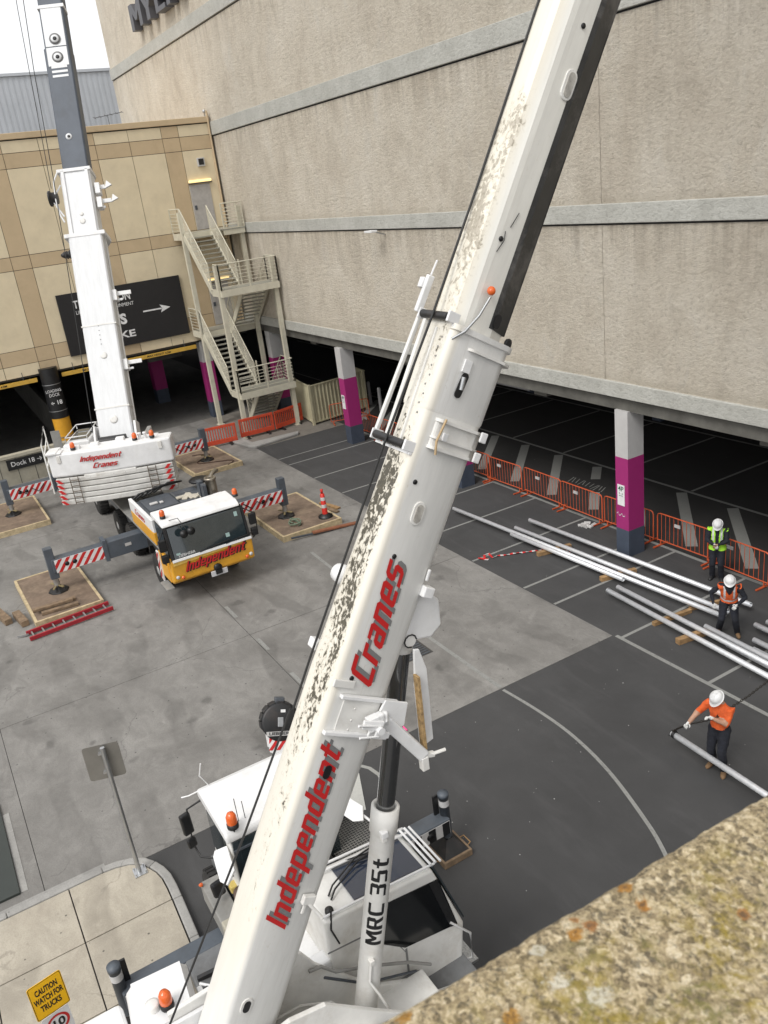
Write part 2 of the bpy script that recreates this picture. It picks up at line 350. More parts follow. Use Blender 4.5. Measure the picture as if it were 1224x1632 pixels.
def mat_parapet():
    m, nt, bs = nodes('lichen_stone'); v = coords(nt, world=True)
    g1 = noise_n(nt, v, 130, 6, .68, .5); g2 = noise_n(nt, v, 60, 6, .7, .5); g3 = noise_n(nt, v, 11, 7, .68, .6)
    vo = N(nt, 'ShaderNodeTexVoronoi'); vo.inputs['Scale'].default_value = 190; nt.links.new(v, vo.inputs['Vector'])
    vo.inputs['Scale'].default_value = 165; bw = N(nt, 'ShaderNodeSeparateColor'); nt.links.new(vo.outputs['Color'], bw.inputs[0])
    v2 = N(nt, 'ShaderNodeTexVoronoi'); v2.inputs['Scale'].default_value = 360; nt.links.new(v, v2.inputs['Vector']); bw2 = N(nt, 'ShaderNodeSeparateColor'); nt.links.new(v2.outputs['Color'], bw2.inputs[0])
    t_ = mth(nt, 'ADD', mth(nt, 'MULTIPLY', bw.outputs[0], .34), mth(nt, 'ADD', mth(nt, 'MULTIPLY', g2, .62), mth(nt, 'MULTIPLY', bw2.outputs[0], .22)))
    col = ramp(nt, t_, [(.36, (.16,.125,.075)), (.50, (.32,.25,.145)), (.62, (.47,.375,.225)), (.74, (.62,.51,.33)), (.88, (.74,.64,.46))])
    col = mixc(nt, ramp(nt, g1, [(.38, .7), (.47, 0)]), col, (.10,.088,.065))
    sx = N(nt, 'ShaderNodeSeparateXYZ'); nt.links.new(v, sx.inputs[0])
    inner = ramp(nt, mth(nt, 'ADD', sx.outputs[0], 1.0), [(.553, 0), (.62, 1)])
    grain = ramp(nt, noise_n(nt, v, 85, 5, .75, .5), [(.44, .1), (.56, 1)])
    yg = mth(nt, 'MULTIPLY', ramp(nt, g3, [(.44, 0), (.56, .75)]), mth(nt, 'MULTIPLY', inner, grain))
    col = mixc(nt, yg, col, (.36,.27,.03))
    gg = mth(nt, 'MULTIPLY', ramp(nt, noise_n(nt, coords(nt, (1,1,1), (3,3,3), world=True), 16, 5, .65, .6), [(.50, 0), (.60, .8)]), mth(nt, 'MULTIPLY', inner, grain))
    col = mixc(nt, gg, col, (.22,.20,.065))
    for (px, py, r, c) in LICHEN:
        dv = N(nt, 'ShaderNodeVectorMath', operation='DISTANCE'); nt.links.new(v, dv.inputs[0]); dv.inputs[1].default_value = (px, py, PZ)
        d = mth(nt, 'ADD', dv.outputs['Value'], mth(nt, 'MULTIPLY', mth(nt, 'SUBTRACT', g2, .5), r*2.6))
        d = mth(nt, 'ADD', d, mth(nt, 'MULTIPLY', mth(nt, 'SUBTRACT', g1, .5), r*2.4))
        dd = mth(nt, 'DIVIDE', d, r)
        core = (.10,.07,.045) if c[0] < .6 else (.36,.3,.17)
        col = mixc(nt, ramp(nt, dd, [(.55, .9), (1.25, 0)]), col, c)
        col = mixc(nt, ramp(nt, dd, [(.1, .75), (.5, 0)]), col, core)
    nt.links.new(col, bs.inputs['Base Color']); bs.inputs['Roughness'].default_value = .95
    bump(nt, bs, mth(nt, 'ADD', g2, mth(nt, 'MULTIPLY', g1, .6)), 1.0, .008); return m
# ================================================================ ground
PZ = 10.35
LICHEN = [(-.445,.441,.009,(.44,.20,.025)),(-.421,.44,.008,(.42,.18,.025)),(-.434,.369,.008,(.44,.20,.025)),(-.433,.384,.008,(.38,.17,.05)),(-.446,.378,.006,(.42,.2,.06)),(-.458,.2,.008,(.44,.22,.03)),(-.404,.273,.009,(.44,.22,.03)),(-.36,.50,.006,(.42,.2,.06)),(-.406,.324,.010,(.7,.66,.55)),(-.376,.342,.011,(.66,.62,.5)),(-.44,.33,.007,(.62,.58,.47))]
M_yard = mat_yard('yard_concrete', (.15,.143,.133), (.225,.216,.203), (.295,.285,.268))
M_path = mat_yard('footpath_concrete', (.33,.29,.235), (.42,.38,.31), (.50,.455,.375))
M_kerb = mat_yard('kerb_concrete', (.27,.263,.25), (.35,.342,.325), (.42,.41,.39))
M_asph = mat_asphalt('asphalt_apron_mat', (.058,.0575,.058))
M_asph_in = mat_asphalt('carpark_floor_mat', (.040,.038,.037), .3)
M_joint = simple('joint_filler', (.05,.047,.043), .9)
M_line = mat_paint_line('worn_line_paint', (.29,.29,.275), .47); M_line2 = mat_paint_line('faded_stripe_paint', (.33,.33,.31), .34)
M_steel = simple('galvanised_steel', (.52,.53,.54), .38, .9, .1, 6)
M_wallr = mat_render_wall(); M_band = mat_band()
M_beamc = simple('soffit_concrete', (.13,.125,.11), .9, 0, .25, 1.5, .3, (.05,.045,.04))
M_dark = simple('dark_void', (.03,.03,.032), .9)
M_cream = simple('cream_steel', (.62,.585,.47), .5, 0, .06, 3, .03, (.3,.25,.17), .3)
M_white = simple('white_paint', (.77,.77,.77), .4, 0, .07, 3, .03, (.45,.42,.36), .22)
M_whited = simple('weathered_white_paint', (.74,.73,.70), .45, 0, .08, 3, .04, (.36,.31,.24), .45)
M_red = simple('red_decal', (.55,.02,.02), .4, 0, .08); M_grey_dec = simple('grey_decal', (.2,.2,.2), .5)
M_dgrey = simple('dark_grey_paint', (.075,.085,.10), .5, 0, .15, 3, .04, (.03,.028,.025), .5)
M_black = simple('black_plastic', (.012,.012,.013), .42, 0, .2, 5)
M_rubber = simple('tyre_rubber', (.022,.021,.02), .85, 0, .2, 8, .2, (.1,.09,.08), .3)
M_yel = simple('yellow_paint', (.72,.36,.03), .38, 0, .08, 3, .02, (.35,.18,.03), .25)
M_mag = simple('magenta_paint', (.33,.02,.15), .6, 0, .05, 2, .03); M_navy = simple('slate_paint', (.055,.07,.10), .65, 0, .12, 3, .05)
M_colw = simple('column_white', (.5,.49,.48), .7, 0, .06, 2, .05)
M_orange_b = simple('orange_barrier_plastic', (.62,.075,.03), .55, 0, .12, 3, .03, (.3,.06,.03), .4)
M_orange_m = simple('orange_barrier_steel', (.55,.10,.035), .5, 0, .12, 6, .02)
M_wood = simple('sawn_timber', (.36,.22,.10), .8, 0, .25, 7, .15, (.16,.09,.045), .5)
M_woodg = simple('old_timber', (.23,.16,.10), .85, 0, .3, 6, .2, (.1,.07,.05), .6)
M_ply = simple('plywood_face', (.20,.145,.105), .75, 0, .25, 3, .08, (.34,.26,.18), .6)
M_plye = simple('plywood_edge', (.55,.44,.27), .75, 0, .2, 6, .08, (.2,.14,.08), .6)
M_glass = mat_glass('dark_glass'); M_glassd = mat_glass('tinted_cab_glass', (.004,.005,.006), .12); M_glassd.node_tree.nodes['Principled BSDF'].inputs['Specular IOR Level'].default_value = .35; M_glassd.node_tree.nodes['Principled BSDF'].inputs['Coat Weight'].default_value = 0
M_glassb = mat_glass('sky_tinted_glass', (.03,.04,.065), .08)
M_beacon = simple('amber_lens', (.75,.13,.02), .25, 0, .1, 8, 0, None, 0, None, .5)
M_ygrn = simple('hi_vis_yellow', (.42,.85,.05), .8, 0, .25, 3, .7); M_orng = simple('hi_vis_orange', (.80,.13,.025), .8, 0, .3, 3, .7)
M_silv = simple('reflective_tape', (.6,.6,.6), .5); M_cloth = simple('navy_cloth', (.014,.016,.024), .9, 0, .35, 4, .8)
M_skin = simple('skin', (.42,.24,.16), .6); M_boot = simple('tan_leather', (.2,.12,.06), .8); M_bootk = simple('black_leather', (.02,.02,.02), .6)
M_glove = simple('white_glove', (.62,.62,.6), .8); M_hat = simple('white_helmet', (.72,.72,.72), .3)
M_rope = simple('wire_rope', (.02,.02,.02), .6); M_rust = simple('rusty_steel', (.2,.1,.05), .8)

M_side0 = simple('pipe_grey', (.25,.25,.24), .6)
ground = MB().add([(-220,-120,-.012),(120,-120,-.012),(120,200,-.012),(-220,200,-.012)], [(0,1,2,3)]).build('ground', simple('outer_ground', (.12,.115,.11), .9), kind='structure')
yard = MB().add([(-43.4,-40,-.006),(-13.17,-40,-.006),(-13.17,12.8,-.006),(-43.4,12.8,-.006)], [(0,1,2,3)]).build('concrete_yard', M_joint, kind='structure')
xs = [-43.4,-38.4,-32.2,-25.9,-19.55,-13.17]; ys = [-40,-30,-20,-13,-6.9,-.55,5.85,12.8]
for i in range(len(xs)-1):
    for j in range(len(ys)-1):
        g = .007; dz = .003*random.random()
        MB().box(xs[i]+g, xs[i+1]-(g if i < 4 else 0), ys[j]+g, ys[j+1]-(g if j < 6 else 0), -.03, .004+dz).build('concrete_slab', M_yard, yard)
# asphalt apron and the parking strip
asph = MB().add([(-13.165,-1.0,0),(12,-1.0,0),(12,12.805,0),(-13.165,12.805,0)], [(0,1,2,3)]).add([(-35.74,12.805,0),(12,12.805,0),(12,17.45,0),(-35.74,17.45,0)], [(0,1,2,3)]).build('asphalt_apron', M_asph, kind='structure')
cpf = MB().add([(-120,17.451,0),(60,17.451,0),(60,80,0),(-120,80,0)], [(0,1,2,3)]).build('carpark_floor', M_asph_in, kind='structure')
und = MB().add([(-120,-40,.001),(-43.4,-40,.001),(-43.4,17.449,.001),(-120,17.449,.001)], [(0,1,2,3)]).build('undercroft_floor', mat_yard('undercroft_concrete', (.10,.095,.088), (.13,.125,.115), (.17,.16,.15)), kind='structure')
apr = MB().add([(-43.39,12.81,.002),(-35.75,12.81,.002),(-35.75,17.45,.002),(-43.39,17.45,.002)], [(0,1,2,3)]).build('stair_apron', mat_yard('stair_apron_concrete', (.17,.155,.135), (.21,.19,.165), (.26,.235,.205)), kind='structure')
def line(pts, w=.1, m=None, parent=None, name='painted_line', z=.006):
    b = MB(); pts = [Vector((*p, z)) for p in pts]; L = []; R = []
    for i, p in enumerate(pts):
        d = (pts[min(i+1, len(pts)-1)]-pts[max(i-1, 0)]).normalized(); n = Vector((-d.y, d.x, 0))*w/2; L.append(p+n); R.append(p-n)
    n_ = len(pts); b.add(L+R, [(i, i+1, n_+i+1, n_+i) for i in range(n_-1)]); return b.build(name, m or M_line, parent, fix=False)
for x in (-33.28,-32.2,-29.73,-27.3,-23.85,-21.45,-18.94,-16.55,-15.3,-12.95,-10.4,-7.9):
    line([(x, 12.83), (x, 17.36)], .085, parent=asph, name='bay_line')
line([(-35,17.4),(9,17.4)], .12, parent=asph, name='bay_line', z=.009)
line([(-13.1,12.86),(9,12.86)], .1, parent=asph, name='bay_line', z=.01)
arc = [(-13.1,9.39),(-12.2,9.47),(-11.2,9.49),(-10.3,9.38),(-9.5,9.2),(-8.6,8.9),(-7.8,8.6),(-6.8,8.0),(-5.8,7.1)]
for _ in range(3): arc = [arc[0]]+[q for a_, b_ in zip(arc, arc[1:]) for q in ((a_[0]*.75+b_[0]*.25, a_[1]*.75+b_[1]*.25), (a_[0]*.25+b_[0]*.75, a_[1]*.25+b_[1]*.75))]+[arc[-1]]
line(arc, .075, parent=asph, name='curved_line')
line([(-13.1,5.33),(-12.95,5.52),(-12.7,5.67),(-12.4,5.72),(-12.1,5.66)], .08, M_line2, asph, 'faded_curve_line')
MB().add([(-12.93,4.9,.007),(-12.71,5.43,.007),(-11.7,5.02,.007),(-11.95,4.4,.007)], [(0,1,2,3)]).build('worn_paint_patch', mat_paint_line('worn_white_patch', (.5,.5,.47), .3), asph, fix=False)
line([(-17.6,9.4),(-13.2,9.4)], .1, parent=yard, name='painted_line', z=.012)
for a, b_ in (((-21.6,5.93),(-20.75,5.93)),((-19.2,5.93),(-18.45,5.93)),((-17.05,5.93),(-16.2,5.93)),((-23.2,9.5),(-21.2,9.42)),((-27.2,5.7),(-26.5,5.7))):
    line([a, b_], .1, parent=yard, name='painted_dash', z=.012)
line([(-60,21.15),(10,21.15)], .12, M_line2, cpf, 'bay_line', .005)
for k in range(14): x = -40+k*2.47*1.27; line([(x, 21.25), (x, 26.2)], .1, M_line2, cpf, 'bay_line', .005)
line([(-60,26.3),(10,26.3)], .12, M_line2, cpf, 'bay_line', .009)
for k in range(16):
    x = -35.4+k*2.02
    if abs(x+19.65) < 1.2 or abs(x+17.2) < .9: 
        line([(x, 18.0), (x-1.1, 19.1)], .34, M_line2, cpf, 'hatch_bar', .005); line([(x-2.0, 20.0), (x-2.9, 20.95)], .34, M_line2, cpf, 'hatch_bar', .005)
    else: line([(x, 17.95), (x-3.0, 20.95)], .34, M_line2, cpf, 'hatch_bar', .005)
for (x, y, n_) in ((-20.9,19.3,11), (-9.2,19.3,9)):   # chalky scuffs
    for i in range(n_): line([(x-.9+i*.16, y-.15+random.random()*.2), (x-1.2+i*.17+random.random()*.2, y+.35)], .035, M_line2, cpf, 'chalk_scuff', .008)
# footpath, kerb
path = MB().prism([(-13.15,-30),(-7.2,-30),(-7.2,1.1),(-10.8,1.25),(-11.75,1.27),(-12.34,1.27),(-12.66,1.18),(-12.94,1.03),(-13.12,.78),(-13.15,.4)], 'z', -.01, .10).build('footpath', M_joint, kind='structure')
def slab(pts): MB().prism(pts, 'z', .06, .132).build('paving_slab', M_path, path, bevel=.006)
cin = [(-13.15,-6),(-13.15,-3),(-13.15,-1.2),(-13.15,-.1),(-13.15,.43),(-13.12,.66),(-13.04,.88),(-12.92,1.04),(-12.75,1.15),(-12.55,1.23),(-12.34,1.275),(-12.05,1.285),(-11.75,1.28),(-10.8,1.25),(-9.8,1.2),(-8.5,1.14),(-7.2,1.08)]
slab([(-13.135,-.17),(-11.78,-.17),(-11.78,1.265),(-12.05,1.27),(-12.34,1.26),(-12.55,1.215),(-12.74,1.135),(-12.91,1.03),(-13.03,.87),(-13.105,.65),(-13.135,.43)])
slab([(-11.76,-.17),(-10.32,-.17),(-10.32,1.22),(-10.8,1.235),(-11.76,1.265)])
for y1, y0 in ((-.19,-1.55),(-1.57,-3.0),(-3.02,-4.5)):
    for x0, x1 in ((-13.135,-11.78),(-11.76,-10.33),(-10.31,-8.8),(-8.78,-7.3)): slab([(x0,y0),(x1,y0),(x1,y1),(x0,y1)])
slab([(-10.3,-.17),(-8.8,-.17),(-8.8,1.14),(-10.3,1.2)]); slab([(-8.78,-.17),(-7.3,-.17),(-7.3,1.07),(-8.78,1.13)])
def offs(i, w):
    a = Vector(cin[max(i-1,0)]); b_ = Vector(cin[min(i+1,len(cin)-1)]); d = (b_-a).normalized(); return Vector(cin[i])+Vector((-d.y,d.x))*w
groups_k = [(0,1),(1,2),(2,4),(4,8),(8,12),(12,13),(13,14),(14,15),(15,16)]
for a, b_ in groups_k:
    idx = list(range(a, b_+1)); ou = [offs(i,.16) for i in idx]; nn_ = [offs(i,.008) for i in idx]
    e0 = (Vector(cin[a+1])-Vector(cin[a])).normalized()*.004
    ou[0] = ou[0]+e0; nn_[0] = nn_[0]+e0; ou[-1] = ou[-1]-e0; nn_[-1] = nn_[-1]-e0
    MB().prism(ou+nn_[::-1], 'z', -.02, .14).build('kerb_stone', M_kerb, path, bevel=.02)
MB().box(-13.52,-13.315,-6,.5,-.02,.012).build('gutter_strip', M_kerb, yard)
isl = MB().prism([(-37.9,12.55),(-37.5,12.3),(-36.1,12.55),(-35.75,12.8),(-36.0,15.1),(-36.35,15.3),(-36.55,12.95),(-37.8,12.9)], 'z', 0, .13).build('kerb_island', M_kerb, kind='structure', bevel=.04)
# drain grate
g = thing('drain_grate', 'square cast iron drain grate set in the yard concrete beside the near boom', 'drain', (-16.0,8.5,0))
MB().box(-16.45,-15.5,8.0,9.1,.0,.014).build('frame', simple('iron_frame', (.09,.085,.08), .7, .4), g)
for i in range(9): MB().box(-16.38+i*.1, -16.33+i*.1, 8.06, 9.04, .006, .026).build('bar', M_dgrey, g)
cp = thing('steel_cover_plate', 'large dark green grey steel plate lying on the yard at the left edge', 'cover plate', (-15,-1.5,0))
MB().box(-16.6,-13.72,-4,-.93,.0,.06).build('plate', simple('dark_green_steel', (.035,.042,.038), .5, 0, .1, 1.2, .03), cp, bevel=.01)
MB().box(-16.2,-13.75,-.92,-.80,.0,.014).build('edge_strip', M_kerb, cp)
MB().box(-16.5,-13.78,-1.3,-1.27,.062,.07).build('weld_seam', M_dgrey, cp)
# litter: small pale flakes on the asphalt
b = MB()
for i in range(70):
    x = random.uniform(-13,-3); y = random.uniform(5,12.4); s_ = random.uniform(.004,.014); a = random.random()*6
    b.add([(x+cos(a+k*pi/2)*s_, y+sin(a+k*pi/2)*s_*random.uniform(.4,1), .012+.004*random.random()) for k in range(4)], [(0,1,2,3)])
tag(b.build('paint_flakes', simple('flake_white', (.6,.6,.58), .8), kind='stuff', fix=False), 'small pale flakes of litter scattered over the dark asphalt', 'litter')

# ================================================================ store building (large rendered wall over the open carpark)
YW = 16.2
st = thing('store_building', 'huge windowless beige rendered building with grey concrete bands above the open carpark', 'building', (-25,YW,0))
ZB = [(4.70,5.13),(9.19,9.66),(13.80,14.40),(18.45,19.05),(23.1,23.7)]
zc = [5.13,9.19-.0,9.66,13.80,14.40,18.45,19.05,23.1]
for a, b_ in ((5.13,9.19),(9.66,13.80),(14.40,18.45),(19.05,23.1),(23.7,28.5)):
    for x0, x1 in ((-59,-40.2),(-40.18,-16.72),(-16.70,9)):
        MB().box(x0, x1, YW, YW+.4, a, b_-.05).build('wall_panel', M_wallr, st)
for a, b_ in ZB:
    MB().box(-59.04, 9, YW-.07, YW+.4, a, b_).build('concrete_band', M_band, st, bevel=.02)
    MB().box(-59.0, 9, YW+.05, YW+.4, a-.05, a).build('shadow_gap', M_dark, st)
MB().box(-59, -58.6, YW+.4, 60, 4.2, 28.5).build('end_wall', M_wallr, st)
MB().box(-59, 9, YW+.09, YW+.6, 4.32, 4.649).build('edge_beam', M_beamc, st)
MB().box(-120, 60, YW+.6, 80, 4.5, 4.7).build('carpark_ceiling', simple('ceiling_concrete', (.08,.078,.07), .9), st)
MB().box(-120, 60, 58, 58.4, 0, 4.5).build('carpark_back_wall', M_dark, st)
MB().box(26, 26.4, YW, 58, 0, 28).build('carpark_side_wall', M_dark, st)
MB().box(9, 26, YW, YW+.4, 4.7, 28).build('wall_return', M_wallr, st)
for x in (-36.5,-28.4,-20.2,-12): MB().box(x-.3, x+.3, YW+.61, 58, 4.0, 4.499).build('ceiling_beam', M_beamc, st)
for k, (y_, r_) in enumerate(((18.2,.06),(19.6,.09),(22.5,.07))): MB().tube((-60,y_,4.2),(9,y_,4.2),r_,8).build('ceiling_pipe', M_side0, st)
MB().prism([(17.0,4.45),(23,2.3),(23,2.1),(17.0,4.3)], 'x', -32.0, -25.6).build('ramp_soffit', M_beamc, st)
# lettering M Y E R, deep channel letters
M_let = simple('letter_grey', (.085,.085,.095), .5, 0, .06)
lf = [('M', -50.2, 2.1), ('Y', -48.05, 1.95), ('E', -46.0, 1.5), ('R', -44.1, 1.7)]
for ch, x, w in lf:
    gw, loops = GL[ch]; kx = w/gw; kz = 1.22/1.4; F = frame((x-w/2, YW-.48, 19.76), (1,0,0), (0,0,1)); bb = MB(F)
    pts = [(p[0]*kx, p[1]*kz) for lp in loops for p in lp]; tris = tessellate_polygon([[Vector((p[0], p[1], 0)) for p in lp] for lp in loops])
    n_ = len(pts); bb.add([(*p, 0) for p in pts]+[(*p, -.44) for p in pts], [tuple(t) for t in tris]+[tuple(q+n_ for q in reversed(t)) for t in tris])
    o_ = 0
    for lp in loops:
        m_ = len(lp); bb.add([(*pts[o_+q], 0) for q in range(m_)]+[(*pts[o_+q], -.44) for q in range(m_)], [(q, (q+1) % m_, m_+(q+1) % m_, m_+q) for q in range(m_)]); o_ += m_
    bb.build('letter', M_let, st, fix=False)
wl_ = thing('wall_light', 'small white floodlight on a bracket fixed to the big rendered wall', 'light', (-27.6,YW-.08,9.15))
MB().bar((-27.6,YW-.02,9.0),(-27.6,YW-.45,9.15),.05,.05).build('bracket', M_steel, wl_); MB().box(-28.0,-27.5,YW-.65,YW-.38,9.13,9.2).build('lamp_head', M_white, wl_, bevel=.01)
def column(x, y, label, group='carpark columns', w=.46, d=.58, top=4.33, sign=False, z1=.82, z2=2.98):
    t = thing('carpark_column', label, 'column', (x, y, 0), group)
    MB().box(x-w/2, x+w/2, y, y+d, z2, top).build('white_shaft', M_colw, t); MB().box(x-w/2-.003, x+w/2+.003, y-.003, y+d+.003, z1, z2).build('magenta_band', M_mag, t)
    MB().box(x-w/2-.006, x+w/2+.006, y-.006, y+d+.006, 0, z1).build('slate_base', M_navy, t)
    return t
c1 = column(-16.17, 16.21, 'magenta, white and slate column with a 4P parking sign between the barriers', w=.47, d=.6)
def park_sign(t, x, y, z):
    s = MB().box(x-.13, x+.13, y-.02, y-.004, z, z+.62).build('parking_sign', M_white, t)
    F = frame((x, y-.022, z+.5), (1,0,0), (0,0,1)); G_ = simple('sign_green', (.02,.12,.06), .6)
    flat_text('4P', .2, F, G_, s, .001, .004); flat_text('8 - 6', .08, frame((x, y-.022, z+.36), (1,0,0), (0,0,1)), G_, s, .001); flat_text('AM PM', .05, frame((x, y-.022, z+.29), (1,0,0), (0,0,1)), G_, s, .001)
park_sign(c1, -16.2, 16.21, 1.55)
MB().add([(-16.38+.04*i+.02*sin(i*2), 16.205, 1.25+.05*sin(i*1.7)) for i in range(9)]+[(-16.38+.04*i+.02*sin(i*2), 16.205, 1.275+.05*sin(i*1.7)) for i in range(9)], [(i,i+1,10+i,9+i) for i in range(8)]).build('tag_scribble', M_silv, c1)
c2 = column(-32.75, 16.15, 'magenta, white and slate column beside the cream corrugated enclosure', w=.5, d=.62); park_sign(c2, -32.8, 16.15, 1.6)
column(-24.4, 16.21, 'magenta and slate column mostly hidden behind the near crane boom')
column(-40.75, 16.25, 'magenta column standing behind the steel escape stair', w=.55, d=.62)
for x, y in ((-24.4,26.5),(-32.6,26.5),(-16.2,26.5)): column(x, y, 'dim magenta column deep inside the dark carpark', 'columns deep in the carpark')
# pipe posts, far left white bollards in the carpark
for x, y, l in ((-36.3,19.9,'white bollard post in the shade right of the cream enclosure'),(-37.9,20.2,'dim white bollard post nearest the cream enclosure')):
    tag(MB().lathe([(.09,0),(.09,1.15),(.06,1.22),(0,1.23)], (x,y,0), n=12).build('bollard_post', M_colw), l, 'bollard', 'bollard posts by the enclosure')
tub = thing('ceiling_light', 'long unlit tube light under the carpark edge beam right of the slate column', 'light', (-30.5,17.2,4.2))
MB().box(-32.0,-27.9,17.2,17.35,4.18,4.28).build('batten', M_colw, tub)
dct = MB().box(-24.6,-21.2,17.2,17.9,3.9,4.45).build('air_duct', simple('duct_metal', (.3,.31,.32), .5, .6)); tag(dct, 'grey rectangular duct under the carpark ceiling behind the near boom', 'duct')

# ================================================================ service building (tan panels) over the undercroft
XL = -43.2
sb = thing('service_building', 'tan and ochre panelled building with two doors above the dark loading undercroft', 'building', (XL,8,0))
M_tan = simple('tan_panel', (.70,.60,.42), .75, 0, .05, 1.2, .05, (.36,.28,.18), .2); M_och = simple('ochre_panel', (.53,.41,.26), .75, 0, .05, 1.2, .05, (.28,.2,.12), .25)
rows = [(4.18,4.74,0),(4.74,5.42,1),(5.42,8.95,0),(8.95,9.55,1),(9.55,13.22,0),(13.22,13.85,1),(13.85,14.36,0)]
vs_ = [13.65,14.5]; cols = []
# vertical ochre strips every 4.06 m
e = [-20.0]
for c in (-2.6,1.42,5.48,9.56,13.62):
    cols.append((c, c+.85, 1)); cols.append((c+.85, (c+.85+c+4.06)/2, 0)); cols.append(((c+.85+c+4.06)/2, c+4.06, 0))
cols = [(a, min(b_, 16.12), k) for a, b_, k in cols if a < 16.1]
MB().box(XL-.3, XL-.05, -6.7, 16.13, 4.1, 14.6).build('backing_wall', M_joint, sb)
for z0, z1, kz in rows:
    for y0, y1, ky in cols:
        g_ = .012
        MB().box(XL-.06, XL-.0-random.random()*.006, y0+g_, y1-g_, z0+g_, z1-g_).build('panel', M_och if (kz or ky) else M_tan, sb)
MB().box(XL-12, XL+.07, -6.7, 16.13, 14.40, 14.66).build('parapet_coping', M_och, sb, bevel=.02)
MB().box(XL-.5, XL-.05, -40, -6.72, 4.1, 14.6).build('side_wall', M_tan, sb)
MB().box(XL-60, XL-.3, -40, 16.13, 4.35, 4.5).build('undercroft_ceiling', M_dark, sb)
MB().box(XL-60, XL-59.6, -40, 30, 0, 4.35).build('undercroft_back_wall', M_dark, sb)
for i, (y0, z0) in enumerate(((14.50,9.55),(14.50,4.80))):
    d_ = MB().box(XL-.02, XL+.03, y0, y0+1.06, z0, z0+2.1).build('door', simple('door_grey', (.42,.40,.38), .6) if i == 0 else bpy.data.materials['door_grey'], sb, bevel=.006)
    MB().box(XL+.03, XL+.06, y0+.08, y0+.2, z0+.95, z0+1.15).build('lock_plate', M_dgrey, d_)
    MB().box(XL+.0, XL+.02, y0-.06, y0+1.12, z0+2.1, z0+2.15).build('door_head', M_och, sb)
    l_ = MB().box(XL+.02, XL+.16, y0+.0, y0+1.15, z0+2.2, z0+2.32).build('door_lamp', simple('lamp_glow', (.9,.75,.4), .4, emit=((1,.72,.30), .75)) if i == 0 else bpy.data.materials['lamp_glow'], sb, bevel=.03)
    MB().box(XL-.0, XL+.1, y0-.03, y0+1.18, z0+2.14, z0+2.195).build('lamp_base', M_dgrey, sb)
v_ = MB().box(XL, XL+.12, 15.12, 15.5, 12.45, 12.85).build('vent_cowl', M_colw, sb, bevel=.02); MB().box(XL+.1, XL+.125, 15.18, 15.44, 12.52, 12.8).build('vent_opening', M_black, v_)
MB().tube((XL+.06,16.05,4.2),(XL+.06,16.05,14.9),.05).build('downpipe', M_och, sb)
MB().lathe([(.03,0),(.03,.15),(.08,.18),(.08,.3),(0,.32)], (XL-.1,16.0,14.66), n=10).build('roof_finial', M_steel, sb)
# undercroft: parts of the walls inside
uw = thing('ramp_wall', 'pale concrete side wall of the ramp inside the loading undercroft', 'wall', (-52,5.6,0))
MB().bar((-44.2,5.85,.95),(-66,6.3,.95),.2,1.9).build('wall', M_beamc, uw)
uw2 = MB().box(-47,-46.7,11.5,13.4,3.0,4.3).build('hanging_panel', M_beamc); tag(uw2, 'grey concrete panel hanging from the undercroft ceiling', 'panel')
column(-43.55, 13.45, 'magenta column under the corner of the tan building beside the stair', w=.6, d=.55, top=4.3, z1=.85, z2=3.0)
column(-50, 12.3, 'dim magenta column inside the dark undercroft', 'columns deep in the undercroft', w=.7, d=.7, top=4.3)
dc = thing('dock_column', 'black column with LOADING DOCK 18 lettering and a yellow base', 'column', (-43.1,5.75,0))
MB().lathe([(.43,1.95),(.43,4.4)], (-43.15,5.78,0), n=28).build('black_sleeve', M_black, dc); MB().lathe([(.41,0),(.41,1.95)], (-43.15,5.78,0), n=28).build('yellow_base', M_yel, dc)
M_signw = simple('sign_white', (.75,.75,.75), .6)
for txt, s_, z_ in (('LOADING', .20, 3.32), ('DOCK', .21, 3.12), ('\u219018', .28, 2.74)):
    if txt.startswith('\u2190'):
        F = frame((XL+.05+.44, 5.86, z_), (0,1,0), (0,0,1)); flat_text('18', s_, F, M_signw, dc, .003, .006)
        MB(frame((XL+.05+.44, 5.5, z_), (0,1,0), (0,0,1))).add([(0,-.025,.003),(.13,-.025,.003),(.13,.025,.003),(0,.025,.003),(-.04,0,.003),(.05,.09,.003),(.05,-.09,.003)], [(0,1,2,3),(4,6,5)]).build('arrow', M_signw, dc, fix=False)
    else: flat_text(txt, s_, frame((XL+.05+.44, 5.72, z_), (0,1,0), (0,0,1)), M_signw, dc, .003, .001, sx=.8)
for z_ in (1.0,2.3,3.6): MB().lathe([(.445,z_),(.445,z_+.03)], (-43.15,5.78,0), n=28).build('strap', M_steel, dc)
M_hb = simple('height_bar_yellow', (.62,.38,.06), .6)
for a, b_, t_, lb in ((-4.0,5.2,'MAX HEIGHT 4.0M','yellow height clearance bar across the left undercroft opening'),(6.35,13.2,'MAX HEIGHT 4.0M','yellow height clearance bar between the dock column and the stair')):
    hb = thing('height_bar', lb, 'height bar', (XL+.1,a,3.9), 'yellow height clearance bars')
    MB().box(XL+.0, XL+.12, a, b_, 3.84, 4.02).build('bar', M_hb, hb)
    for c in ((a+b_)/2-1.2, b_-2.0, a+1.6): flat_text(t_, .15, frame((XL+.122, c, 3.93), (0,1,0), (0,0,1)), M_black, hb, .002, .002)
    for c in (a+.6, b_-.6): MB().tube((XL+.06,c,4.02),(XL+.06,c,4.4),.015,6).build('hanger', M_dgrey, hb)
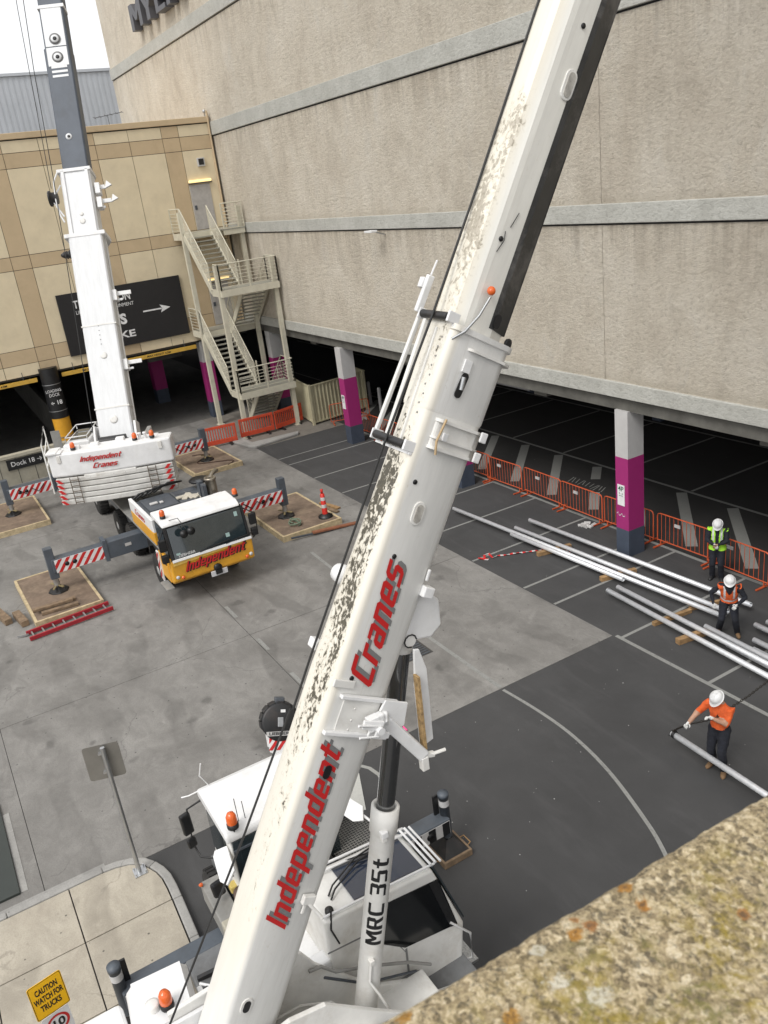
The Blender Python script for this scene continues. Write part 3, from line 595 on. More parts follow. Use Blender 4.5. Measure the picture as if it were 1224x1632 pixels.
# sign board
sg = thing('direction_board', 'large black sign board with white lettering and an arrow on the tan wall', 'sign', (XL+.05,10,5))
F0 = frame((XL+.12, 6.98, 4.68), (0,1,0), (0,0,1))
MB(F0).box(0,6.05,0,2.9,-.1,0).build('board', simple('board_black', (.014,.013,.014), .5), sg)
def bt(txt, s_, x, y, bold, L): return flat_text(txt, s_, F0 @ T(x, y, 0), M_signw, sg, .003, bold, align='LEFT', L=L)
bt('THE JUNCTION', .50, .68, 2.33, .010, 2.75); bt('LIFESTYLE + ENTERTAINMENT', .24, .72, 1.96, .0, 2.8)
bt('TS', .66, 2.3, 1.27, .03, .75); bt('STRIKE', .46, 1.2, .53, .012, 2.1)
MB(F0).add([(3.9,1.43,.004),(4.85,1.43,.004),(4.85,1.50,.004),(3.9,1.50,.004),(5.3,1.465,.004),(4.78,1.66,.004),(4.88,1.465,.004),(4.78,1.27,.004)], [(0,1,2,3),(4,5,6),(4,6,7)]).build('arrow', M_signw, sg, fix=False)
# dock wall with small sign
dw = thing('dock_wall', 'low cream grey retaining wall in front of the loading ramp', 'wall', (-40.2,3,0))
MB().box(-40.45,-40.2,-20,5.3,0,1.25).build('wall', simple('dock_wall_cream', (.33,.31,.25), .8, 0, .1, 2, .1, (.2,.17,.12), .4), dw)
MB().box(-40.5,-40.14,-20,5.33,1.25,1.38).build('coping', simple('coping_cream', (.42,.39,.31), .75, 0, .1), dw)
for k in range(26): MB().box(-40.205,-40.19,-14+k*.74,-13.99+k*.74+.012,0,1.25).build('joint_strip', M_joint, dw)
ds = thing('dock_sign', 'small black Dock 18 sign with an arrow on the low cream wall', 'sign', (-40.1,3.4,1.0))
MB().box(-40.19,-40.15,2.62,4.25,.7,1.18).build('board', M_black, ds)
flat_text('Dock 18', .3, frame((-40.145,3.3,.95), (0,1,0), (0,0,1)), M_signw, ds, .002, .0)
MB(frame((-40.143,3.92,.95), (0,1,0), (0,0,1))).add([(0,-.012,.002),(.22,-.012,.002),(.22,.012,.002),(0,.012,.002),(.22,0,.002),(.13,.1,.002),(.12,.075,.002),(.185,0,.002),(.12,-.075,.002),(.13,-.1,.002)], [(0,1,2,3),(4,5,6,7),(4,7,8,9)]).build('arrow', M_signw, ds, fix=False)
# far grey building
gb = thing('metal_clad_building', 'pale grey corrugated metal building beyond the tan roof under the white sky', 'building', (-75,0,0))
M_corr = simple('grey_cladding', (.54,.565,.60), .55, .1, .05, .5, .02)
b = MB(); ycur = -30.0
while ycur < 24:
    b.box(-75.1,-75,ycur,ycur+.22,8,21.2); b.box(-75.1,-75.035,ycur+.22,ycur+.42,8,21.2); ycur += .42
b.build('cladding_ribs', M_corr, gb, kind='stuff'); MB().box(-79,-75.1,-30,24,0,21.2).build('wall', M_corr, gb); MB().box(-79,-74.9,-30,24,21.2,21.4).build('roof_flashing', M_corr, gb)
an = thing('tv_antenna', 'thin dark television aerial on the roof behind the tan parapet', 'antenna', (-54,14,14.5))
MB().tube((-54,14.1,14.4),(-54,14.1,16.1),.02,6).build('mast', M_dgrey, an); MB().tube((-54.3,13.4,16.0),(-53.7,14.9,16.15),.02,6).build('boom_rod', M_dgrey, an)
for i in range(6):
    t_ = i/5; c = Vector((-54.3,13.4,16.0)).lerp(Vector((-53.7,14.9,16.15)), t_); MB().tube(c+Vector((-.5,.2,0)), c+Vector((.5,-.2,0)), .012, 5).build('element', M_dgrey, an)
MB().box(-60, XL-.3, -40, 16.0, 14.3, 14.39).build('roof', simple('roof_grey', (.3,.3,.3), .9), sb)
# ================================================================ parapet in the foreground
M_par = mat_parapet()
ny, nx = 300, 110; b = MB(); vs = []
for j in range(ny):
    y = -.35+1.9*j/(ny-1)
    for i in range(nx):
        x0_ = -.4735+.042*y; x = x0_+.62*(i/(nx-1))**1.15; e_ = noise.noise(Vector((y*9, 1.3, 0)))*.004+noise.noise(Vector((y*40, 4, 0)))*.0022
        ed = max(0, 1-(x-x0_)/.016); z = PZ-.007*ed**2.2
        n1 = noise.fractal(Vector((x*45, y*45, 0)), 1, 2.1, 5); n2 = noise.noise(Vector((x*150, y*150, 3)))
        vs.append((x+e_*max(0, 1-(x-x0_)/.05), y, z+n1*.0022+n2*.0011))
b.add(vs, [(j*nx+i, j*nx+i+1, (j+1)*nx+i+1, (j+1)*nx+i) for j in range(ny-1) for i in range(nx-1)], True)
k0 = len(b.v); b.add([vs[j*nx] for j in range(ny)]+[(vs[j*nx][0]+.0, vs[j*nx][1], PZ-.3) for j in range(ny)], [(j, j+1, ny+j+1, ny+j) for j in range(ny-1)], True)
par = b.build('parapet_wall', M_par, fix=False); tag(par, 'rough stone parapet top with yellow and orange lichen filling the lower right corner', 'parapet')
# ================================================================ escape stair
es = thing('escape_stair', 'cream painted steel escape stair zigzagging up to two doors in the building corner', 'stair', (-40,14.5,0))
SX0, SX1, SY0, SY1, SYM = -43.1, -37.6, 13.2, 16.05, 14.62
for x, y, z in ((-41.6,13.2,10.5),(-37.85,13.2,8.1),(-37.9,15.95,8.1),(-41.0,15.95,10.5)):
    p_ = MB().box(x-.1,x+.1,y-.1,y+.1,0,z).build('post', M_cream, es); MB().box(x-.17,x+.17,y-.17,y+.17,0,.02).build('base_plate', M_cream, p_)
M_tread = simple('tread_steel', (.33,.32,.27), .6, 0, .1, 8, .1)
def landing(x0, x1, z, rails):
    d_ = MB().box(x0, x1, SY0, SY1, z-.06, z).build('landing_deck', M_tread, es)
    for a, b_ in (((x0,SY0),(x1,SY0)),((x1,SY0),(x1,SY1)),((x0,SY0),(x0,SY1))): MB().bar((*a,z-.13),(*b_,z-.13),.06,.3).build('edge_beam', M_cream, es)
    for (a, b_) in rails: railing((*a, z), (*b_, z))
def railing(a, b_, n=6):
    a = Vector(a); b_ = Vector(b_); up = Vector((0,0,1)); r = MB()
    r.tube(a+up*1.15, b_+up*1.15, .03, 6)
    L = (b_-a).length; k = max(1, round(L/1.15))
    for i in range(k+1): q = a.lerp(b_, i/k); r.bar(q, q+up*1.15, .05, .05)
    rl = r.build('railing', M_cream, es)
    for i in range(n):
        h = .16+i*.155; MB().tube(a+up*h, b_+up*h, .014, 5, caps=False).build('rail_bar', M_cream, rl)
def flight(xa, za, xb, zb, y0, y1):
    n = max(4, round(abs(zb-za)/.19)); 
    for y in (y0, y1): MB().bar((xa,y,za-.12),(xb,y,zb-.12),.06,.28).build('stringer', M_cream, es); railing((xa,y,za),(xb,y,zb))
    for i in range(1, n):
        t_ = i/n; x = xa+(xb-xa)*t_; z = za+(zb-za)*t_; MB().box(x-.14,x+.14,y0+.03,y1-.03,z-.05,z-.01).build('tread', M_tread, es)
landing(SX0, -41.5, 9.5, [((-41.5,15.3),(-41.5,SY1)),((SX0,SY0),(-41.6,SY0))])
MB().box(-41.5,-40.7,14.95,SY1,9.44,9.5).build('landing_deck', M_tread, es); railing((-40.75,15.0,9.5),(-40.75,SY1,9.5)); MB().bar((-40.75,14.95,9.37),(-40.75,SY1,9.37),.06,.3).build('edge_beam', M_cream, es)
flight(-41.5, 9.5, -38.9, 7.0, SY0, SYM-.05)
landing(-38.9, SX1, 7.0, [((SX1,SY0),(SX1,SY1)),((-38.9,SY1),(SX1,SY1)),((-38.2,SY0),(SX1,SY0))])
flight(-38.9, 7.0, -41.5, 4.75, SYM+.1, SY1)
landing(SX0, -41.5, 4.75, [((SX0,SY0),(-41.5,SY0))])
flight(-41.5, 4.75, -38.9, 2.2, SY0, SYM-.05)
landing(-38.9, SX1, 2.2, [((SX1,SY0),(SX1,SY1)),((-38.2,SY0),(SX1,SY0)),((-38.9,SY1),(SX1,SY1))])
flight(-38.9, 2.2, -41.2, .1, SYM+.1, SY1)
# ================================================================ cream corrugated enclosure
en = thing('corrugated_enclosure', 'cream corrugated steel screen enclosure between the stair and the slate column', 'enclosure', (-37.5,17.5,0))
M_crcor = simple('cream_cladding', (.50,.46,.31), .6, 0, .08, 2, .03, (.3,.25,.15), .35)
def corr(a, b_, h=1.95):
    a = Vector((*a,0)); b_ = Vector((*b_,0)); L = (b_-a).length; d = (b_-a)/L; n = Vector((-d.y,d.x,0)); m_ = int(L/.21)
    q = MB(); q.bar(a+Vector((0,0,.12)), b_+Vector((0,0,.12)), .06, .06); q.bar(a+Vector((0,0,h)), b_+Vector((0,0,h)), .06, .06); q.build('rail', M_crcor, en)
    for i in range(m_):
        c = a+d*(L*(i+.5)/m_); w = L/m_
        pts = [c-d*w*.5, c-d*w*.36+n*.04, c+d*w*.1+n*.04, c+d*w*.24, c+d*w*.5]
        s_ = MB(); s_.add([(*p.xy, .1) for p in pts]+[(*p.xy, h) for p in pts]+[((p-n*.012).x,(p-n*.012).y,.1) for p in pts]+[((p-n*.012).x,(p-n*.012).y,h) for p in pts], [(k,k+1,6+k,5+k) for k in range(4)]+[(10+k,11+k,16+k,15+k) for k in range(4)]).build('sheet_rib', M_crcor, en, fix=False)
corr((-40.7,16.9),(-36.95,16.42)); corr((-36.95,16.42),(-37.35,19.6)); corr((-40.7,20.0),(-37.4,19.8))
for x, y in ((-40.7,16.9),(-36.93,16.4),(-37.33,19.65)): MB().box(x-.06,x+.06,y-.06,y+.06,0,2.03).build('post', M_crcor, en)
# ================================================================ orange barriers
def steel_barrier():
    t = thing('crowd_barrier', 'orange steel crowd barrier', 'barrier', (0,0,0), 'orange steel crowd barriers along the carpark edge')
    r = .1; H = 1.02; L = 1.93; pts = [(0,0,.14),(0,0,H-r),(r*.3,0,H-r*.3),(r,0,H),(L-r,0,H),(L-r*.3,0,H-r*.3),(L,0,H-r),(L,0,.14)]
    MB().path(pts,.021,6).path([(0,0,.17),(L,0,.17)],.018,6).build('frame', M_orange_m, t)
    for i in range(12): x = L*(i+1)/13; MB().tube((x,0,.17),(x,0,H),.0085,5,caps=False).build('bar', M_orange_m, t)
    for x in (.12, L-.12): MB().bar((x,-.3,.03),(x,.3,.03),.05,.03).bar((x,0,.03),(x,0,.17),.04,.03).build('foot', M_orange_m, t)
    MB().box(.62,.82,-.02,.012,.74,.83).build('maker_plate', M_colw, t)
    return t
places = ['seventh left of the white and magenta 4P column, beside the cream enclosure','behind the near boom just right of the slate column','behind the near boom, second right of the slate column','behind the near boom, third right of the slate column','hidden behind the near boom by the middle column','just right of the near boom, the first one visible there','second to the right of the near boom','third to the right of the near boom','directly left of and behind the 4P column','immediately right of the 4P column','left of the man in the yellow vest','right of the man in the yellow vest at the frame edge','outside right end of the row']
bx = [-33.95,-31.9,-29.9,-27.9,-25.9,-24.05,-22.0,-20.05,-18.05,-16.05,-14.12,-12.1,-10.1]
proto = None
for i, (x, pl_) in enumerate(zip(bx, places)):
    l_ = 'orange steel barrier '+pl_
    yy = 17.36+.05*sin(i*2.3); rz = .03*sin(i*1.7)
    if i == 9: x = -15.98
    if proto is None: proto = steel_barrier(); proto.matrix_basis = T(x,yy,0) @ Matrix.Rotation(rz,4,'Z'); proto['label'] = l_
    else: dup(proto, (x,yy,0), rz, l_)
ob2 = dup(proto, (-36.2,17.0,0), 1.25, 'orange steel crowd barrier standing edge on by the cream enclosure')
def plastic_barrier():
    t = thing('plastic_barrier', 'orange plastic barrier', 'barrier', (0,0,0), 'orange plastic barriers in front of the stair')
    L = 1.75; H = 1.0
    MB().box(0,L,-.025,.025,H-.13,H).box(0,L,-.025,.025,.12,.34).box(0,.09,-.024,.024,.34,H-.13).box(L-.09,L,-.024,.024,.34,H-.13).build('frame', M_orange_b, t, bevel=.012)
    for i in range(13): x = .16+i*(L-.3)/12; MB().box(x-.022,x+.022,-.018,.018,.34,H-.13).build('slat', M_orange_b, t)
    for x in (.35,L-.35): MB().prism([(-.28,0),(.28,0),(.24,.07),(.05,.14),(-.05,.14),(-.24,.07)], 'x', x-.05, x+.05).build('foot', M_black, t)
    return t
pp = plastic_barrier(); s0 = True
for (a, b_, l_) in (((-37.75,10.85),(-37.5,12.6),'orange plastic barrier nearest the far crane, leftmost of three before the stair'),((-37.75,12.85),(-37.65,14.6),'orange plastic barrier in the middle, in front of the stair foot'),((-37.6,14.65),(-38.05,16.3),'orange plastic barrier beside the cream enclosure, rightmost of three')):
    rz = atan2(b_[1]-a[1], b_[0]-a[0])
    if s0: pp.matrix_basis = T(*a,0) @ Matrix.Rotation(rz,4,'Z'); pp['label'] = l_; s0 = False
    else: dup(pp, (*a,0), rz, l_)
# ================================================================ pipes, timber bearers, tape
M_galv, nt_, bs_ = nodes('bright_galvanised'); bs_.inputs['Metallic'].default_value = .4; bs_.inputs['Roughness'].default_value = .24
nt_.links.new(ramp(nt_, noise_n(nt_, coords(nt_), 12, 6, .7), [(.3,(.72,.74,.77)),(.7,(.93,.94,.96))]), bs_.inputs['Base Color'])
def pipe(a, b_, l_, r=.064, cap=False):
    a = Vector(a); b_ = Vector(b_); d = (b_-a).normalized(); F = frame(a, d, (0,0,1) if abs(d.z) < .9 else (0,1,0)); L = (b_-a).length
    q = MB(F); n = 16; R = []
    for rr, x in ((r*.9,.25),(r*.9,0),(r,0),(r,L),(r*.9,L),(r*.9,L-.25)): R.append([(x, rr*cos(2*pi*k/n), rr*sin(2*pi*k/n)) for k in range(n)])
    q.loft(R, True, False)
    t = q.build('steel_pipe', M_galv); tag(t, l_, 'pipe', 'galvanised steel pipes on the parking bays')
    return t
Z = .2
pipe((-22.4,14.60,Z),(-11.8,15.12,Z),'longest galvanised pipe, its left end reaching furthest toward the near boom')
pipe((-19.6,15.02,Z),(-11.9,15.38,Z),'galvanised pipe lying second beside the longest one')
pipe((-19.35,15.12,Z),(-14.95,14.93,Z),'short galvanised pipe ending halfway along on the timber bearers') if False else pipe((-19.3,14.62,Z),(-14.8,14.83,Z),'short galvanised pipe along the front of the long bundle')
pipe((-19.75,15.72,Z),(-11.75,16.02,Z),'separate galvanised pipe passing close in front of the 4P column')
pipe((-14.6,14.1,Z),(-5.8,13.5,Z),'front galvanised pipe of the right hand bundle nearest the curved line')
pipe((-14.6,14.42,Z),(-5.8,13.9,Z),'second galvanised pipe of the right hand bundle')
pipe((-11.8,14.45,Z),(-5.2,14.05,Z),'third galvanised pipe starting near the boots of the man in the orange vest')
pipe((-11.0,14.22,Z-.06),(-5.2,13.8,Z-.06),'thinner galvanised pipe half hidden in the right hand bundle', .045)
pipe((-10.7,14.75,Z),(-4.8,14.4,Z),'galvanised pipe starting right of the boots of the man in the orange vest')
pipe((-10.55,14.55,Z-.07),(-5.2,14.18,Z-.07),'thin galvanised pipe beneath the right hand bundle', .04)
pipe((-11.1,15.32,Z),(-5,15.0,Z),'galvanised pipe at the right frame edge, nearest of the last three')
pipe((-11.0,15.62,Z),(-5,15.4,Z),'galvanised pipe at the right frame edge, middle of the last three')
pipe((-10.95,15.85,Z),(-5,15.75,Z),'galvanised pipe at the right frame edge, farthest of the last three')
pipe((-9.42,10.66,.34),(-3.6,10.45,.30),'single galvanised pipe hanging low in front of the man pulling the chain', .06)
fl = MB(); fl.lathe([(.085,-.01),(.085,.03)], (-14.62,14.1,Z), (1,0,0), 12); tag(fl.build('pipe_clamp', M_steel), 'steel coupling flange at the left end of the front right pipe', 'clamp')
tm = [((-17.85,14.42),(-17.6,15.5),.13,'square timber bearer under the left end of the short pipe'),((-15.42,14.6),(-15.15,15.65),.13,'timber bearer under the right end of the short pipe'),
      ((-12.85,13.85),(-12.7,15.0),.10,'long timber bearer under the middle of the pipes'),((-12.78,15.05),(-12.4,16.3),.09,'long thin timber bearer reaching back toward the man in the yellow vest'),
      ((-11.9,13.62),(-11.75,14.6),.14,'square timber block under the front right pipe'),((-10.2,14.3),(-9.7,16.0),.1,'timber bearer at the right frame edge beneath the last pipes')]
for a, b_, h, l_ in tm: tag(MB().bar((*a,h/2),(*b_,h/2),h*1.05,h).build('timber_bearer', M_wood, bevel=.006), l_, 'timber', 'timber bearers under the pipes')
def tape(pts, l_):
    t = thing('barrier_tape', l_, 'tape', (pts[0][0],pts[0][1],0)); A_ = [Vector((*p,.02+.02*random.random())) for p in pts]
    Ls, Rs = [], []
    for i, p in enumerate(A_):
        d = (A_[min(i+1,len(A_)-1)]-A_[max(i-1,0)]).normalized(); n = Vector((-d.y,d.x,.35*sin(i*1.9))).normalized()*.035; Ls.append(p+n); Rs.append(p-n)
    w, r = MB(), MB()
    for i in range(len(A_)-1): (w if i % 2 else r).add([Ls[i],Ls[i+1],Rs[i+1],Rs[i]], [(0,1,2,3)])
    w.build('white_length', M_colw, t, fix=False); r.build('red_length', M_red, t, fix=False)
tape([(-18.95+.25*sin(i*1.3)*(i<6)+i*.045, 13.05+i*.085+.1*sin(i*2.1)*(i<6)) for i in range(22)], 'red and white barrier tape trailing on the asphalt left of the short pipe')
tape([(-17.9+i*.05+.06*sin(i*2), 15.3+.12*sin(i*1.1)) for i in range(12)], 'crumpled red and white tape tucked behind the pipe bundle')
rg = MB(); 
for i in range(9): rg.box(-.1,.1,-.05,.05,-.02,.03, T(-18.35+random.uniform(-.2,.2),16.95+random.uniform(-.15,.15),.03) @ Matrix.Rotation(random.random()*3,4,'Z') @ Matrix.Rotation(.4,4,'X'))
tag(rg.build('paper_scrap', M_colw), 'crumpled scrap of pale paper lying by the barrier feet left of the 4P column', 'litter')

# ================================================================ timber mats, ladder, blocks under the far crane
def mat_(x0, x1, y0, y1, rz, l_):
    c = ((x0+x1)/2, (y0+y1)/2, 0); t = thing('timber_mat', l_, 'mat', c, 'timber mats under the outrigger feet', 0); w, d = (x1-x0)/2, (y1-y0)/2
    Fm = T(*c) @ Matrix.Rotation(rz,4,'Z')
    MB(Fm).box(-w+.04,w-.04,-d+.04,d-.04,.03,.2).build('plywood_sheet', M_ply, t, bevel=.006)
    for a in ((-w,w,-d,-d+.08),(-w,w,d-.08,d),(-w,-w+.08,-d+.08,d-.08),(w-.08,w,-d+.08,d-.08)): MB(Fm).box(a[0],a[1],a[2],a[3],.0,.215).build('edge_batten', M_plye, t, bevel=.006)
    return t
mat_(-28.1,-24.35,1.05,3.05,.02,'brown timber mat with the red ladder and loose planks, nearest left of the far crane')
mat_(-37.1,-33.3,1.15,3.1,.0,'brown timber mat at the left frame edge below the Dock 18 sign')
mat_(-37.3,-33.85,9.15,11.35,.02,'brown timber mat under the outrigger in front of the plastic barriers')
mat_(-28.3,-24.6,9.15,11.4,.0,'brown timber mat beside the red bollard, right of the far crane cab')
for i, (a, b_, z, l_) in enumerate((((-25.15,1.15),(-25.1,2.4),.25,'upper plank of the two on the mat beside the ladder'),((-24.75,1.35),(-24.65,2.4),.25,'lower plank of the two on the mat, next to the ladder'),((-24.95,1.22),(-24.88,2.3),.33,'plank stacked on top of the other two on the mat'))):
    tag(MB().bar((*a,z),(*b_,z),.16,.075).build('wood_plank', M_woodg, bevel=.005), l_, 'plank', 'loose planks on the mat')
for a, b_, l_ in (((-26.3,.25),(-25.25,.45),'grey timber sleeper at the left frame edge'),((-25.7,.72),(-24.75,.85),'short grey timber sleeper beside the mat corner')):
    tag(MB().bar((*a,.1),(*b_,.1),.22,.18).build('timber_sleeper', M_woodg, bevel=.01), l_, 'timber', 'timber sleepers left of the mat')
ld = thing('ladder', 'red ladder with pale rungs lying on the yard along the timber mat', 'ladder', (-24,2,0))
FL = frame((-23.72,.80,.05), (-.42,2.3,0), (1,0,0)); FL = frame((-23.66,.80,.03), (-.16,2.34,.02), (-1,-.07,0))
for y in (0,.46): MB(FL).box(0,2.42,y-.03,y+.03,0,.11).build('stile', simple('ladder_red', (.33,.015,.025), .5, 0, .15, 4, .02) if y == 0 else bpy.data.materials['ladder_red'], ld, bevel=.006)
for i in range(8): x = .14+i*.3; MB(FL).box(x-.02,x+.02,.03,.43,.035,.075).build('rung', M_steel, ld)
MB(FL).prism([(-.25,.5),(.05,.47),(.05,.4),(-.05,.4)], 'z', .0, .05).build('foot', M_steel, ld)
bo = thing('marker_bollard', 'red plastic marker bollard with white bands and a black rubber base on the mat corner', 'bollard', (-25.15,11.05,.2))
MB().lathe([(.26,.0),(.25,.05),(.12,.1),(.1,.12),(0,.12)], (-25.15,11.05,.21), n=14).build('rubber_base', M_black, bo)
rdp = simple('red_plastic', (.62,.03,.02), .45)
MB().lathe([(.1,.1),(.075,.85),(.03,.88),(0,.88)], (-25.15,11.05,.21), n=14).build('post', rdp, bo); MB().lathe([(.0,.88),(.045,.89),(.05,1.02),(0,1.04)], (-25.15,11.05,.21), n=10).build('handle', rdp, bo)
for z in (.35,.62): MB().lathe([(.101-.0333*z+.003,z),(.101-.0333*z-.001,z+.12)], (-25.15,11.05,.21), n=14).build('reflective_band', M_silv, bo)
for a, b_, l_, m_ in (((-24.4,10.15),(-24.2,11.75),'reddish plank lying along the front edge of the mat by the bollard',simple('red_timber',(.26,.1,.05),.8,0,.2,6,.1)),((-24.5,9.4),(-24.3,10.9),'long steel bar lying over the front edge of the bollard mat',M_dgrey),((-26.5,11.55),(-25.6,11.75),'plank leaning behind the mat beside the red bollard',M_woodg),((-26.9,11.7),(-25.9,11.95),'second plank behind the mat beside the red bollard',M_wood)):
    tag(MB().bar((*a,.06 if b_[0]<-25 else .12),(*b_,.04),.16 if m_ is not M_dgrey else .05,.06).build('loose_bar' if m_ is M_dgrey else 'loose_plank', m_, bevel=.004), l_, 'plank' if m_ is not M_dgrey else 'bar')
def coil(name, c, n, r, rad, l_, m_, cat, sq=.6, z=.23):
    pts = [(c[0]+cos(i*.55)*r*(1+.25*sin(i*.31)), c[1]+sin(i*.55)*r*sq*(1+.3*sin(i*.77+1)), z+.012*(i % 3)+.00055*i*6) for i in range(n)]
    tag(MB().path(pts, rad, 5).build(name, m_), l_, cat)
M_sling = simple('sling_green', (.17,.23,.16), .8); M_slg = simple('sling_teal', (.03,.22,.16), .7)
coil('lifting_sling', (-25.35,9.95), 34, .26, .022, 'faded green lifting sling heaped on the mat right of the far crane cab', M_sling, 'sling')
M_hose = simple('hose_brown', (.07,.035,.025), .7)
tag(MB().path([(-36.6+i*.16, 10.0+.55*sin(i*.55)+.04*i, .225) for i in range(18)], .02, 6).build('hose', M_hose), 'brown hose snaking across the mat in front of the plastic barriers', 'hose')
# ================================================================ hook block on the yard
hb = thing('hook_block', 'black crane hook block with red and white stripes on the yard left of the boom', 'hook block', (-14.75,4.7,0))
Fh = frame((-14.72,4.66,.50), (.30,.95,-.22), (-.42,.1,.9)); M_hbk = simple('hook_block_black', (.016,.016,.017), .45, 0, .2, 6, .05, (.07,.05,.04), .4)
for z in (-.2,.2): MB(Fh).lathe([(.0,z-.03),(.36,z-.03),(.40,z-.01),(.40,z+.01),(.36,z+.03),(0,z+.03)], (0,0,0), (0,0,1), 26).build('cheek_plate', M_hbk, hb)
for z in (-.1,0,.1): MB(Fh).lathe([(0,z-.035),(.37,z-.035),(.31,z),(.37,z+.035),(0,z+.035)], (0,0,0), (0,0,1), 24).build('sheave', M_dgrey, hb)
for k in range(9):
    a = -pi*.05+k*pi*1.1/8; MB(Fh).box(-.018,.022,-.075,.075,-.2,.2, Matrix.Rotation(a,4,'Z') @ T(.40,0,0)).build('guard', M_hbk, hb, bevel=.008)
for z in (.0,): MB(Fh).lathe([(.385,-.2),(.385,.2)], (0,0,0), (0,0,1), 26).build('rim_cover', M_hbk, hb)
MB(Fh).box(-.1,.1,.32,.5,-.12,.12).build('top_lug', M_dgrey, hb, bevel=.02); MB(Fh).box(-.0,.1,.2,.26,.232,.24).build('label_plate', M_white, hb)
for z in (-.16,.16): MB(Fh).prism([(-.3,-.18),(.3,-.18),(.22,-.62),(.0,-.72),(-.22,-.62)], 'z', z-.03, z+.03).build('lower_plate', M_white, hb, bevel=.01)
for z, s_ in ((.195,1),(-.195,-1)):
    Fs = Fh @ T(-.24,-.58,z) if s_ > 0 else Fh @ T(.24,-.58,z) @ Matrix.Rotation(pi,4,'Y')
    stripes(Fs, .48, .36, M_red, hb, .08, .08, .7, 'red_stripe')
MB(Fh).box(-.3,.3,-.28,-.19,.232,.244).box(-.3,.3,-.28,-.19,-.245,-.232).build('name_plate', M_colw, hb)
flat_text('LIEBHERR', .085, Fh @ T(0,-.235,.246), M_black, hb, .001, .003, L=.5)
MB(Fh).path([(0,-.7,0),(0,-.78,0),(.09,-.84,.0),(.1,-.95,.0),(0,-1.0,0),(-.1,-.93,0)], [.05,.05,.05,.045,.035,.02], 8).build('hook', M_hbk, hb) if False else None
MB(Fh).box(-.06,.06,-.1,.1,-.24,.24).build('axle', M_steel, hb, bevel=.01)
coil('rope_sling', (-14.22,4.98), 40, .14, .018, 'coiled teal rope sling lying against the hook block', M_slg, 'sling', 1.0, .04)
# ================================================================ signs on posts
s1 = thing('sign_post', 'grey metal sign seen from behind on a tall pole at the footpath corner', 'sign', (-12.87,.98,.13))
M_alu = simple('aluminium_sheet', (.27,.26,.24), .5, .6, .12, 1.5)
MB().tube((-12.75,.98,.13),(-12.88,.98,2.74),.04,12).build('pole', M_steel, s1)
Fp = frame((-12.95,.955,2.42), (.17,.52,.0), (0,0,1)); r_ = .05; pr = []
for cx_, cy_, a0 in ((.25,.29,0),(-.25,.29,90),(-.25,-.29,180),(.25,-.29,270)):
    for k in range(5): a = radians(a0+k*22.5); pr.append((cx_+r_*cos(a), cy_+r_*sin(a)))
MB(Fp).prism(pr, 'z', -.012, -.004).build('sign_plate', M_alu, s1)
MB().box(-12.86,-12.62,.88,1.1,.135,.15).build('base_plate', M_steel, s1)
for dx in (-.09,.09):
    for dy in (-.085,.085): MB().tube((-12.74+dx,.99+dy,.15),(-12.74+dx,.99+dy,.19),.014,6).build('bolt', M_steel, s1)
MB(Fp).box(-.05,.05,.18,.21,-.01,.06).box(-.05,.05,-.2,-.17,-.01,.06).build('bracket', M_steel, s1)
s2 = thing('caution_sign', 'yellow CAUTION WATCH FOR TRUCKS sign above a round speed limit sign', 'sign', (-8.95,-.72,.1))
Fc = frame((-8.88,-.70,2.31), (-.07,.38,.0), (0,0,1)); M_sy = simple('sign_yellow', (.9,.5,.005), .5, 0, .04); 
def rrect(w, h, r): 
    o_ = []
    for cx_, cy_, a0 in ((w-r,h-r,0),(-w+r,h-r,90),(-w+r,-h+r,180),(w-r,-h+r,270)):
        for k in range(4): a = radians(a0+k*30); o_.append((cx_+r*cos(a), cy_+r*sin(a)))
    return o_
MB(Fc).prism(rrect(.205,.27,.03), 'z', -.006, 0).build('yellow_plate', M_sy, s2)
bd = MB(Fc); o1, o2 = rrect(.198,.263,.028), rrect(.192,.257,.024); n_ = len(o1)
bd.add([(*p,.002) for p in o1]+[(*p,.002) for p in o2], [(i,(i+1)%n_,n_+(i+1)%n_,n_+i) for i in range(n_)]).build('border', M_black, s2, fix=False)
for t_, y_, L_ in (('CAUTION',.13,.27),('WATCH FOR',.0,.35),('TRUCKS',-.13,.25)): flat_text(t_, .125, Fc @ T(0,y_,0), M_black, s2, .0015, .0045, L=L_)
MB(Fc).prism([(x*.62+.0, y*.8-.55) for x, y in rrect(.27,.32,.03)], 'z', -.02, -.012).build('white_plate', M_white, s2)
rn = MB(Fc); n_ = 32
rn.add([(.14*cos(2*pi*k/n_),.14*sin(2*pi*k/n_)-.47,-.009) for k in range(n_)]+[(.108*cos(2*pi*k/n_),.108*sin(2*pi*k/n_)-.47,-.009) for k in range(n_)], [(k,(k+1)%n_,n_+(k+1)%n_,n_+k) for k in range(n_)]).build('red_ring', M_red, s2, fix=False)
flat_text('10', .17, Fc @ T(0,-.475,-.01), M_black, s2, .002, .004)
MB().tube((-8.95,-.72,.1),(-8.95,-.72,2.5),.03,10).build('pole', M_steel, s2)
# ================================================================ far crane: white and yellow all terrain crane
fc = thing('mobile_crane', 'white and yellow five axle mobile crane with a counterweight and raised telescopic boom', 'crane', (-30.9,6.1,0))
M_chs = simple('chassis_grey', (.12,.125,.13), .6, 0, .2, 3, .08, (.05,.045,.04), .5); M_side = simple('side_deck_grey', (.27,.265,.25), .6, 0, .12, 3, .08, (.12,.1,.08), .4)
MB().box(-38.6,-25.0,5.15,7.05,.75,1.5).build('chassis', M_chs, fc, bevel=.03)
MB().box(-38.6,-23.3,4.87,5.75,1.52,1.6).box(-38.6,-23.3,6.5,7.33,1.52,1.6).box(-33,-28.7,5.75,6.5,1.5,1.58).build('side_deck', M_side, fc, bevel=.01)
